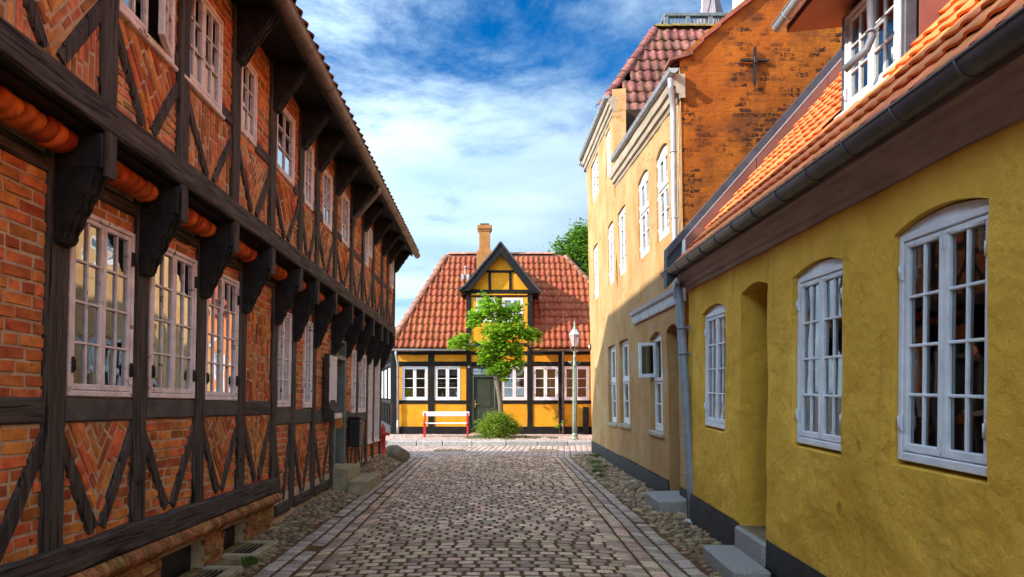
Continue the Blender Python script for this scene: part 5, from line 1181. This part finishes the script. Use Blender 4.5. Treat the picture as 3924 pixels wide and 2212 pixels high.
tile_roof(FH, (-5.0, EY_ - .05, EV_), (1, 0, 0), S_, W_, L_, 52, 14, ins_f, 'tile_red', 300, h=.065, jit=.012)
cap_tiles(FH, (HL0, EY_ - .05, EV_ + .03), (HL1, RY_, RV_ + .08), .135, .36, 'tile_cap', 'hip_tile', up=(-.5, -.5, .7))
cap_tiles(FH, (HR0, EY_ - .05, EV_ + .03), (HR1, RY_, RV_ + .08), .135, .36, 'tile_cap', 'hip_tile', up=(.5, -.5, .7))
cap_tiles(FH, (HL1, RY_, RV_ + .02), (HR1, RY_, RV_ + .02), .11, .40, 'tile_cap')
# chimney
m = MB(); m.box(-.32, .32, -.30, .30, -1.6, .12, .015).box(-.225, .225, -.22, .22, .12, 1.04, .012).box(-.27, .27, -.26, .26, .12, .20, .01).box(-.30, .30, -.29, .29, 1.04, 1.20, .012).box(-.26, .26, -.25, .25, .96, 1.04, .01); C = m.build('chimney', 'chimney_plaster', FH); C.location = (-.46, 3.1, 7.2)
MB().box(-.18, .18, -.16, .16, 1.20, 1.29, .01).build('chimney_cap', 'iron', C)
m = MB(); m.tube([(0, 0, -.2), (0, 0, .42)], .055, 10); vp = m.build('vent_pipe', 'tile_cap', FH); vp.location = (-1.22, 2.35, 6.13)
MB().lathe([(.10, .42), (.02, .50)], n=12).build('vent_hood', 'zinc', vp); MB().box(-.16, -.05, -.12, .05, -.12, .16, .01).box(.05, .16, -.12, .05, -.12, .16, .01).build('vent_flashing', 'zinc', vp)
# gutters and downpipes
gutter(FH, (-4.15, EY_ - .10, 3.10), (-1.10, EY_ - .10, 3.10), .058, 'zinc', 5); gutter(FH, (1.34, EY_ - .10, 3.08), (XB, EY_ - .10, 3.08), .058, 'zinc_brown', 8)
for x, mt, top in ((-3.60, 'zinc', 3.04), (2.47, 'zinc_brown', 3.02)):
    m = MB(); m.tube([(x - .03, EY_ - .10, top), (x - .03, EY_ - .10, top - .12), (x, -.10, top - .45), (x, -.095, .5)], .042, 10); D_ = m.build('downpipe', mt, FH)
    m = MB(); m.tube([(x, -.095, .52), (x, -.095, .02)], .048, 10); m.build('pipe_foot', 'zinc' if x < 0 else mt, D_)
    for z in (2.1, 1.0): MB().lathe([(.052, 0), (.052, .03)], (x, -.095, z), 10).build('pipe_clip', 'zinc_brown', D_)
# windows
for i, (a, b) in enumerate(FW):
    W = window(FH, a, b, 1.245, 2.495, -.012, 2, 1, 3, 'paint_pink_white' if i > 1 else 'paint_white', 'glass', fw=.045, sw=.058, mw=.026, fd=.07, room='room' if i < 2 else 'room_warm', rd=.5, hinge='brass' if i == 3 else None)
    if i == 0:
        MB().box(a + .11, a + .41, .075, .08, 1.34, 1.69).build('poster', 'poster_yellow', W); MB().box(b - .42, b - .11, .075, .08, 1.34, 1.69).build('poster', 'poster_brown', W)
        MB().box(a + .11, a + .85, .15, .16, 2.12, 2.40).build('blind', 'poster_brown', W)
    elif i == 1:
        MB().box(b - .43, b - .11, .075, .08, 1.33, 1.70).build('poster', 'poster_grey', W); vase(W, a + .27, .16, 1.33, .8, 'curtain_white')
        for k in range(3): MB().box(a + .1, b - .1, .22, .23, 1.75 + k * .1, 1.83 + k * .1).build('picture', ('poster_brown', 'poster_grey', 'poster_brown')[k], W)
        MB().box(a + .11, a + .85, .15, .16, 2.16, 2.40).build('blind', 'poster_grey', W)
    else:
        curtain(W, 'curtain_orange', a + .07, a + .07 + .33, 1.3, 2.45, .062, .012); curtain(W, 'curtain_orange', b - .36, b - .07, 1.3, 2.45, .062, .012); vase(W, (a + b) / 2 - .05, .12, 1.31, .8, 'curtain_white')
for q in DW: window(FH, *q, -.012, 2, 1, 3, 'paint_pink_white', 'glass', fw=.04, sw=.04, mw=.02, fd=.07, room='room', rd=.5)
# green door
m = MB(); m.box(FD[0], FD[0] + .07, -.02, .12, .05, 2.49, .008).box(FD[1] - .07, FD[1], -.02, .12, .05, 2.49, .008).box(FD[0] + .07, FD[1] - .07, -.02, .12, 2.42, 2.49, .008).box(FD[0] + .07, FD[1] - .07, -.02, .12, 2.13, 2.20, .008); DFr = m.build('door_frame', 'door_green', FH)
DR = MB().box(FD[0] + .075, FD[1] - .075, .06, .11, .05, 2.125, .006).build('door', 'door_green', FH)
for z0, z1 in ((.18, .92), (1.0, 1.98)): MB().box(FD[0] + .20, FD[1] - .20, .045, .066, z0, z1, .014).build('door_panel', 'door_green', DR)
MB().box(FD[0] + .11, FD[0] + .15, .035, .06, .98, 1.26, .004).tube([(FD[0] + .13, .02, 1.10), (FD[0] + .26, .015, 1.095)], .012, 6).build('door_handle', 'brass', DR)
pane(DFr, 'glass', FD[0] + .072, FD[1] - .072, 2.202, 2.418, .06); sheet(DFr, 'fanlight_back', 'poster_grey', [(FD[0], .14, 2.2), (FD[1], .14, 2.2), (FD[1], .14, 2.45), (FD[0], .14, 2.45)])
m = MB(); m.tube([(FD[0] + .07, .05, 2.31), (FD[1] - .07, .05, 2.31)], .010, 5); cx_ = (FD[0] + FD[1]) / 2
for s_ in (-1, 1): m.tube([(cx_ + s_ * (.02 + .10 * math.sin(k / 6 * math.pi)), .05, 2.21 + .2 * k / 6) for k in range(7)], .010, 5)
m.build('fanlight_bars', 'door_green', DFr)
MB().box(FD[0] - .03, FD[1] + .03, -.22, .05, -.1, .045, .012).build('door_step', 'sandstone', FH)
MB().box(3.20, 3.40, -.30, -.06, -.01, 1.0, .012).build('timber_prop', 'timber_dark', FH)
# side wing seen past the left corner
SF = Frame((-3.84 - 1.35, 26 + 5.9, .12), (1.35, -5.9, 0), (0, 0, 1)); LS = math.hypot(1.35, 5.9)
def side(o): o.matrix_basis = FF.I @ SF.M; return o
side(wall(FH, 'side_wall', 'plaster_yellow', 0, LS, -.1, 3.15, [], grid=.5, amp=.004))
for k in range(7): x = .1 + k * (LS - .2) / 6; side(MB().timber(x, .2, x, 3.05, .16, -.035, .05, seg=.5).build('post', 'timber_tar', FH))
for z in (1.18, 2.6, 3.0): side(MB().timber(0, z, LS, z, .13, -.028, .05, seg=.6).build('rail', 'timber_tar', FH))
side(MB().box(0, LS, -.05, .02, -.2, .3).build('plinth', 'plinth_black', FH))
for k in range(3): x = 1.0 + k * 2.0; side(MB().box(x, x + .8, -.05, .01, 1.3, 2.45, .01).build('shutter', 'paint_white', FH))
# house number
e = empty('house_number', (-.997, 25.955, .12 + 2.47)); MB().box(-.055, .055, -.012, 0, -.05, .06, .004).build('plate', 'sign_dark', e)
ft_ = bpy.data.curves.new('digit', 'FONT'); ft_.body = '8'; ft_.size = .11; ft_.extrude = .002; ft_.align_x = 'CENTER'; ft_.align_y = 'CENTER'; ft_.materials.append(MATS['sign_white'])
d0_ = bpy.data.objects.new('digit_curve', ft_); COL.objects.link(d0_); me_ = bpy.data.meshes.new_from_object(d0_.evaluated_get(bpy.context.evaluated_depsgraph_get())); bpy.data.objects.remove(d0_)
d = link('digit', me_, e); d.location = (0, -.0145, .004); d.rotation_euler = (math.pi / 2, 0, 0)
tag(e, 'small dark house number plate reading 8 on the black door post', 'number plate')
# salmon house round the corner of the cross street (it shows as the orange reflection in the timber house's windows)
SH = empty('salmon_house', (4.15, 22.6, PV)); MB().box(0, 6, 0, 6, -.3, 4.3, .02).build('wall', 'plaster_salmon', SH)
m = MB(); m.prism([(-.3, 4.25), (3.0, 7.2), (6.3, 4.25)], -.2, 6.2, ax=1); m.build('roof', 'tile_red', SH)
MB().box(-.02, 6.02, -.02, 6.02, -.3, .3).build('plinth', 'plinth_black', SH)
for k in range(3): MB().box(-.05, .02, .7 + k * 1.8, 1.6 + k * 1.8, 1.2, 2.6, .01).build('window', 'paint_white', SH)
tag(SH, 'salmon orange house round the corner, seen as a reflection in the timber house windows', 'house')
# ------------------------------------------------------------------ vegetation
def leaf_cloud(blobs, n, size, rr, droop=.3, flat=.55):
    """leaf-sized folded blades spread through the crown's volume; gaps stay between clumps"""
    m = MB(); tot = sum(b[3] * b[3] * b[4] for b in blobs)
    for (x, y, z, r, rz) in blobs:
        k = max(8, int(n * r * r * rz / tot)); nc = max(4, int(k / 26)); cl = []
        for _ in range(nc):
            d = Vector((rr.gauss(0, 1), rr.gauss(0, 1), rr.gauss(0, 1))).normalized() * (rr.random() ** .45); cl.append(Vector((x + d.x * r, y + d.y * r, z + d.z * rz)))
        for _ in range(k):
            c = rr.choice(cl); s_ = r * .26; p = c + Vector((rr.gauss(0, s_), rr.gauss(0, s_), rr.gauss(0, s_ * .8)))
            a = rr.uniform(0, 6.283); t = Vector((math.cos(a), math.sin(a), rr.uniform(-droop * 2.2, droop))).normalized(); nrm = Vector((rr.gauss(0, .6), rr.gauss(0, .6), 1)).normalized(); sd = t.cross(nrm).normalized(); nrm = sd.cross(t)
            L = size * rr.uniform(.65, 1.25); wd = L * flat
            v = [p, p + t * L * .35 + sd * wd * .5 - nrm * L * .05, p + t * L * .75 + sd * wd * .36, p + t * L, p + t * L * .75 - sd * wd * .36, p + t * L * .35 - sd * wd * .5 - nrm * L * .05, p + t * L * .5 + nrm * L * .08]
            m.add(v, [(0, 1, 6), (1, 2, 6), (2, 3, 6), (3, 4, 6), (4, 5, 6), (5, 0, 6)], True)
    return m
TB = Vector((.145, 24.3, PV)); LT = empty('lime_tree', TB)
def tp(x, y, dy=0.0): d = 24.3 + dy; return Vector(((x - CX) * d / FPX, d, 1.6 + (CY - y) * d / FPX)) - TB
trunk = MB(); pts = [tp(1922, 1660), tp(1920, 1600), tp(1917, 1540), tp(1908, 1480), tp(1898, 1425), tp(1906, 1370), tp(1920, 1310)]
trunk.tube(pts, [.11, .098, .09, .09, .10, .085, .07], 10); TR = trunk.build('trunk', 'bark', LT)
for a, b, c in (((1906, 1370), (1840, 1330), (1765, 1312)), ((1920, 1310), (1960, 1285), (2035, 1280)), ((1915, 1330), (1900, 1240), (1870, 1180)), ((1920, 1310), (1940, 1230), (1960, 1190)), ((1900, 1410), (1870, 1380), (1850, 1390)), ((1870, 1180), (1858, 1150), (1850, 1125))):
    m = MB(); m.tube([tp(*a), tp(*b, -.1), tp(*c, -.1)], [.055, .038, .018], 7); m.build('limb', 'bark', LT)
rr = random.Random(5); bl = []
for x, y, r, rz, dy in ((1880, 1190, .48, .34, -.1), (1820, 1215, .38, .26, .1), (1960, 1195, .42, .26, 0), (1860, 1155, .22, .2, -.1), (1765, 1300, .36, .26, 0), (1735, 1318, .2, .17, 0), (1800, 1325, .2, .22, .1), (1900, 1270, .5, .4, -.2), (1985, 1265, .46, .30, 0), (2035, 1285, .34, .27, 0), (2060, 1290, .18, .2, .1),
                        (1880, 1340, .44, .38, -.15), (1960, 1340, .42, .36, 0), (1905, 1400, .42, .32, -.1), (1850, 1385, .26, .26, .1), (1980, 1400, .30, .22, 0), (1925, 1440, .22, .18, 0), (1849, 1128, .1, .12, -.1)):
    p = tp(x, y, dy); bl.append((p.x, p.y, p.z, r, rz))
leaf_cloud(bl, 5800, .125, rr, .35, .9).build('crown', 'leaf_lime', LT, fix=False)
tag(LT, 'small pollarded lime tree with bright leaves in front of the green door', 'tree')
BU = empty('bush', (.08, 24.0, PV)); m = MB()
for k in range(26): a = k * 2.4; m.tube([(0.05 * math.cos(a), .05 * math.sin(a), 0), (.25 * math.cos(a), .2 * math.sin(a), .35), (.42 * math.cos(a) * rr.uniform(.4, 1), .35 * math.sin(a), .6 * rr.uniform(.6, 1))], [.012, .008, .003], 5)
m.build('stems', 'bark', BU)
leaf_cloud([(0, 0, .45, .55, .40), (-.5, 0, .38, .38, .32), (.48, 0, .42, .38, .34), (-.15, -.1, .72, .40, .25), (.25, .1, .70, .38, .25), (.1, -.25, .30, .50, .26), (-.62, .05, .25, .22, .2), (.62, 0, .30, .2, .24)], 16000, .062, rr, .2, .65).build('foliage', 'leaf_bush', BU, fix=False); BU.scale = (.86, .86, .88)
tag(BU, 'round light green bush at the foot of the lime tree', 'bush')
BT = empty('background_tree', (5.4, 38, 0)); m = MB(); m.tube([(0, 0, -.2), (.1, 0, 3), (-.1, 0, 6), (-.2, 0, 8.5)], [.32, .26, .2, .08], 10)
for a in range(7): m.tube([(0, 0, 5.0 + a * .4), (1.1 * math.cos(a * 1.9), 1.1 * math.sin(a * 1.9), 6.6 + a * .4), (1.8 * math.cos(a * 1.9), 1.8 * math.sin(a * 1.9), 7.6 + a * .4)], [.12, .08, .03], 6)
m.build('trunk', 'bark', BT)
leaf_cloud([(0, 0, 9.3, 1.5, 1.1), (-.9, -.3, 8.6, 1.2, 1.0), (-1.5, 0, 7.7, .9, .8), (.5, -.4, 7.7, 1.6, 1.2), (-.6, .3, 10.0, .9, .7), (.6, .2, 10.3, 1.1, .7), (-1.6, 0, 8.6, .5, .5), (-1.1, -.4, 6.8, 1.0, .8), (-1.9, -.2, 8.2, .8, .9), (-1.5, -.3, 9.3, .8, .8), (-1.0, -.2, 10.2, .8, .6), (-2.0, 0, 7.2, .7, .6)], 16000, .17, rr, .3, .75).build('crown', 'leaf_tree', BT, fix=False)
tag(BT, 'large dark green leafy tree behind the red hipped roof, beside the ochre wall', 'tree')
VN = empty('climbing_plant', (2.25, 25.9, PV)); m = MB(); m.tube([(.1, 0, 0), (.06, 0, .4), (.12, -.02, .9)], [.01, .008, .004], 5); m.build('stem', 'bark', VN)
leaf_cloud([(0, -.04, .55, .16, .3), (.26, -.05, .5, .14, .2), (.05, -.04, .85, .08, .12)], 160, .07, rr, .3, .7).build('leaves', 'leaf_bush', VN, fix=False); tag(VN, 'thin climbing plant against the black post by the brown rain pipe', 'plant')
def tuft(name, spots, n, h, label):
    m = MB()
    for (x, y, r) in spots:
        for _ in range(n):
            a = rr.uniform(0, 6.28); d = r * math.sqrt(rr.random()); bx = x + d * math.cos(a) ; by = y + d * math.sin(a) * 1.8; bz = road_h(bx, by) if y < 18 else PV; L = h * rr.uniform(.5, 1.2); lx, ly = rr.uniform(-.6, .6) * L, rr.uniform(-.6, .6) * L
            m.add([(bx - .006, by, bz - .01), (bx + .006, by, bz - .01), (bx + lx * .5 + .004, by + ly * .5, bz + L * .7), (bx + lx, by + ly, bz + L)], [(0, 1, 2), (0, 2, 3)])
    tag(m.build(name, 'grass', fix=False), label, 'grass', kind='stuff')
tuft('weeds', [(2.25, 15.2, .18), (2.1, 14.4, .14), (2.28, 16.2, .15), (2.02, 13.6, .08), (2.35, 10.2, .08), (2.5, 17.6, .14), (-2.3, 6.6, .06), (2.25, 9.6, .05)], 170, .055, 'low green weeds growing among the cobbles by the ochre house plinth')
tuft('pavement_grass', [(-.8, 23.6, .25), (-.3, 23.4, .3), (1.2, 23.6, .3), (.4, 23.3, .3), (1.9, 23.7, .2), (.8, 24.6, .4), (-.5, 24.6, .3)], 150, .05, 'sparse grass around the bush on the far pavement')
# dry brown litter caught in the joints of the gutters
m = MB()
for _ in range(2600):
    s_ = rr.choice((-1, 1)); x = s_ * rr.uniform(1.2, 1.95) - (.18 if s_ < 0 else .0); y = rr.uniform(4.5, 13); z = road_h(x, y) - .004
    if nn((x * 2.3, y * 1.1, 3)) < .06: continue
    a = rr.uniform(0, 6.28); L = rr.uniform(.008, .022); c, q = math.cos(a) * L, math.sin(a) * L
    m.add([(x, y, z), (x + c, y + q, z + .006), (x + c - q * .5, y + q + c * .5, z + .010), (x - q * .5, y + c * .5, z + .004)], [(0, 1, 2, 3)])
mat('litter', (0.16, 0.062, 0.016), (0.30, 0.13, 0.035), scale=9, rough=.9, bump=0)
tag(m.build('dry_litter', 'litter', fix=False), 'rust brown dry plant litter lying in the street gutters', 'litter', kind='stuff')
# ------------------------------------------------------------------ street furniture
LP = empty('street_lamp', (2.575, 23.0, PV)); m = MB()
m.lathe([(.17, 0), (.17, .04), (.13, .06), (.12, .12), (.135, .14), (.10, .20), (.095, .22)], n=16); m.build('base', 'lamp_green', LP)
m = MB(); n = 20; vs = []; fs = []; prof = [(.095, .22), (.088, .8), (.078, 1.6), (.070, 2.55), (.085, 2.58), (.085, 2.63), (.062, 2.66), (.058, 2.85), (.075, 2.90), (.05, 2.94), (.048, 3.02), (.07, 3.06), (.03, 3.10)]
m.lathe(prof, n=16); m.build('pole', 'lamp_green', LP)
for k in range(10): a = k * .628; MB().tube([(.093 * math.cos(a), .093 * math.sin(a), .25), (.072 * math.cos(a), .072 * math.sin(a), 2.52)], .010, 4).build('flute', 'lamp_green', LP)
m = MB(); m.tube([(-.27, 0, 2.72), (.27, 0, 2.72)], .014, 6)
for s_ in (-1, 1): m.tube([(s_ * .22, 0, 2.71), (s_ * .16, 0, 2.65), (s_ * .08, 0, 2.63), (s_ * .05, 0, 2.60)], .010, 5); m.tube([(s_ * .13, 0, 2.71), (s_ * .10, 0, 2.67)], .008, 5)
m.build('ladder_bar', 'lamp_green', LP)
m = MB()
for s_ in (-1, 1): m.tube([(s_ * .02, 0, 3.06), (s_ * .13, 0, 3.10), (s_ * .16, 0, 3.2), (s_ * .14, 0, 3.26)], .012, 5)
m.tube([(0, 0, 3.1), (0, 0, 3.26)], .014, 6); m.build('cradle', 'lamp_green', LP)
Q = 6; m = MB(); lo, hi, z0, z1 = .125, .225, 3.26, 3.66
cn = [(math.cos(2 * math.pi * k / Q + .26), math.sin(2 * math.pi * k / Q + .26)) for k in range(Q)]
for k in range(Q):
    c0, c1 = cn[k], cn[(k + 1) % Q]; m.tube([(c0[0] * lo, c0[1] * lo, z0), (c0[0] * hi, c0[1] * hi, z1)], .010, 5); m.tube([(c0[0] * lo, c0[1] * lo, z0), (c1[0] * lo, c1[1] * lo, z0)], .010, 5); m.tube([(c0[0] * hi, c0[1] * hi, z1), (c1[0] * hi, c1[1] * hi, z1)], .012, 5)
LN = m.build('lantern', 'lamp_green', LP)
for k in range(Q):
    c0, c1 = cn[k], cn[(k + 1) % Q]; p = MB(); p.add([(c0[0] * lo, c0[1] * lo, z0), (c1[0] * lo, c1[1] * lo, z0), (c1[0] * hi, c1[1] * hi, z1), (c0[0] * hi, c0[1] * hi, z1)], [(0, 1, 2, 3)]); p.build('pane', 'lamp_glass', LN, fix=False)
MB().lathe([(.235, 3.665), (.225, 3.68), (.08, 3.87), (.075, 3.88)], n=6, smooth=False, ph=.26).build('lantern_roof', 'copper_roof', LN)
MB().lathe([(.075, 3.88), (.06, 3.93), (.045, 3.95), (.03, 4.0), (.05, 4.03), (.045, 4.06), (.012, 4.12), (.004, 4.2)], n=12).build('finial', 'lamp_green', LN)
LP.scale = (.82, .82, .93); tag(LP, 'green cast iron street lamp with six sided lantern on the far pavement', 'street lamp')
BN = empty('bench', (-1.72, 24.35, PV), math.radians(3)); wv = 1.62
for s_ in (-1, 1):
    x = s_ * .74; m = MB()
    m.prism([(.16, 0), (.22, 0), (.27, .34), (.30, .42), (.36, .82), (.30, .83), (.25, .48), (.20, .44)], x - .03, x + .03, ax=0)
    m.prism([(-.24, 0), (-.18, 0), (-.17, .38), (.22, .40), (.22, .45), (-.20, .43), (-.24, .50), (-.22, .58), (-.27, .58), (-.28, .48), (-.22, .40)], x - .028, x + .028, ax=0)
    m.build('cast_support', 'red_paint', BN)
MB().box(-.81, .81, .30, .335, .70, .86, .012).build('backrest_board', 'bench_white', BN)
for k in range(3): MB().box(-.78, .78, -.22 + k * .14, -.10 + k * .14, .452, .482, .008).build('seat_slat', 'bench_white', BN)
tag(BN, 'white slatted bench with red cast iron supports against the yellow house', 'bench')
HY = empty('fire_hydrant', (-2.62, 16.38, .16)); m = MB()
m.lathe([(.085, 0), (.085, .05), (.062, .07), (.060, .45), (.075, .47), (.075, .52), (.06, .54), (.058, .62), (.045, .69), (.015, .72)], n=14); m.build('barrel', 'red_paint', HY)
MB().tube([(0, 0, .52), (.13, -.03, .51)], .034, 10).tube([(.13, -.03, .51), (.145, -.033, .51)], .045, 10).build('outlet', 'red_paint', HY); MB().lathe([(.02, .72), (.02, .75)], n=5).build('cap_nut', 'red_paint', HY)
tag(HY, 'red fire hydrant at the far corner of the timber house', 'hydrant')
bo = MB(); bo.ell((0, 0, .10), (.33, .30, .26), 22, 14, .22, 4.4); b_ = bo.build('boulder', 'boulder'); b_.location = (-2.38, 16.62, .02); tag(b_, 'large smooth brown boulder beside the red hydrant at the house corner', 'boulder')
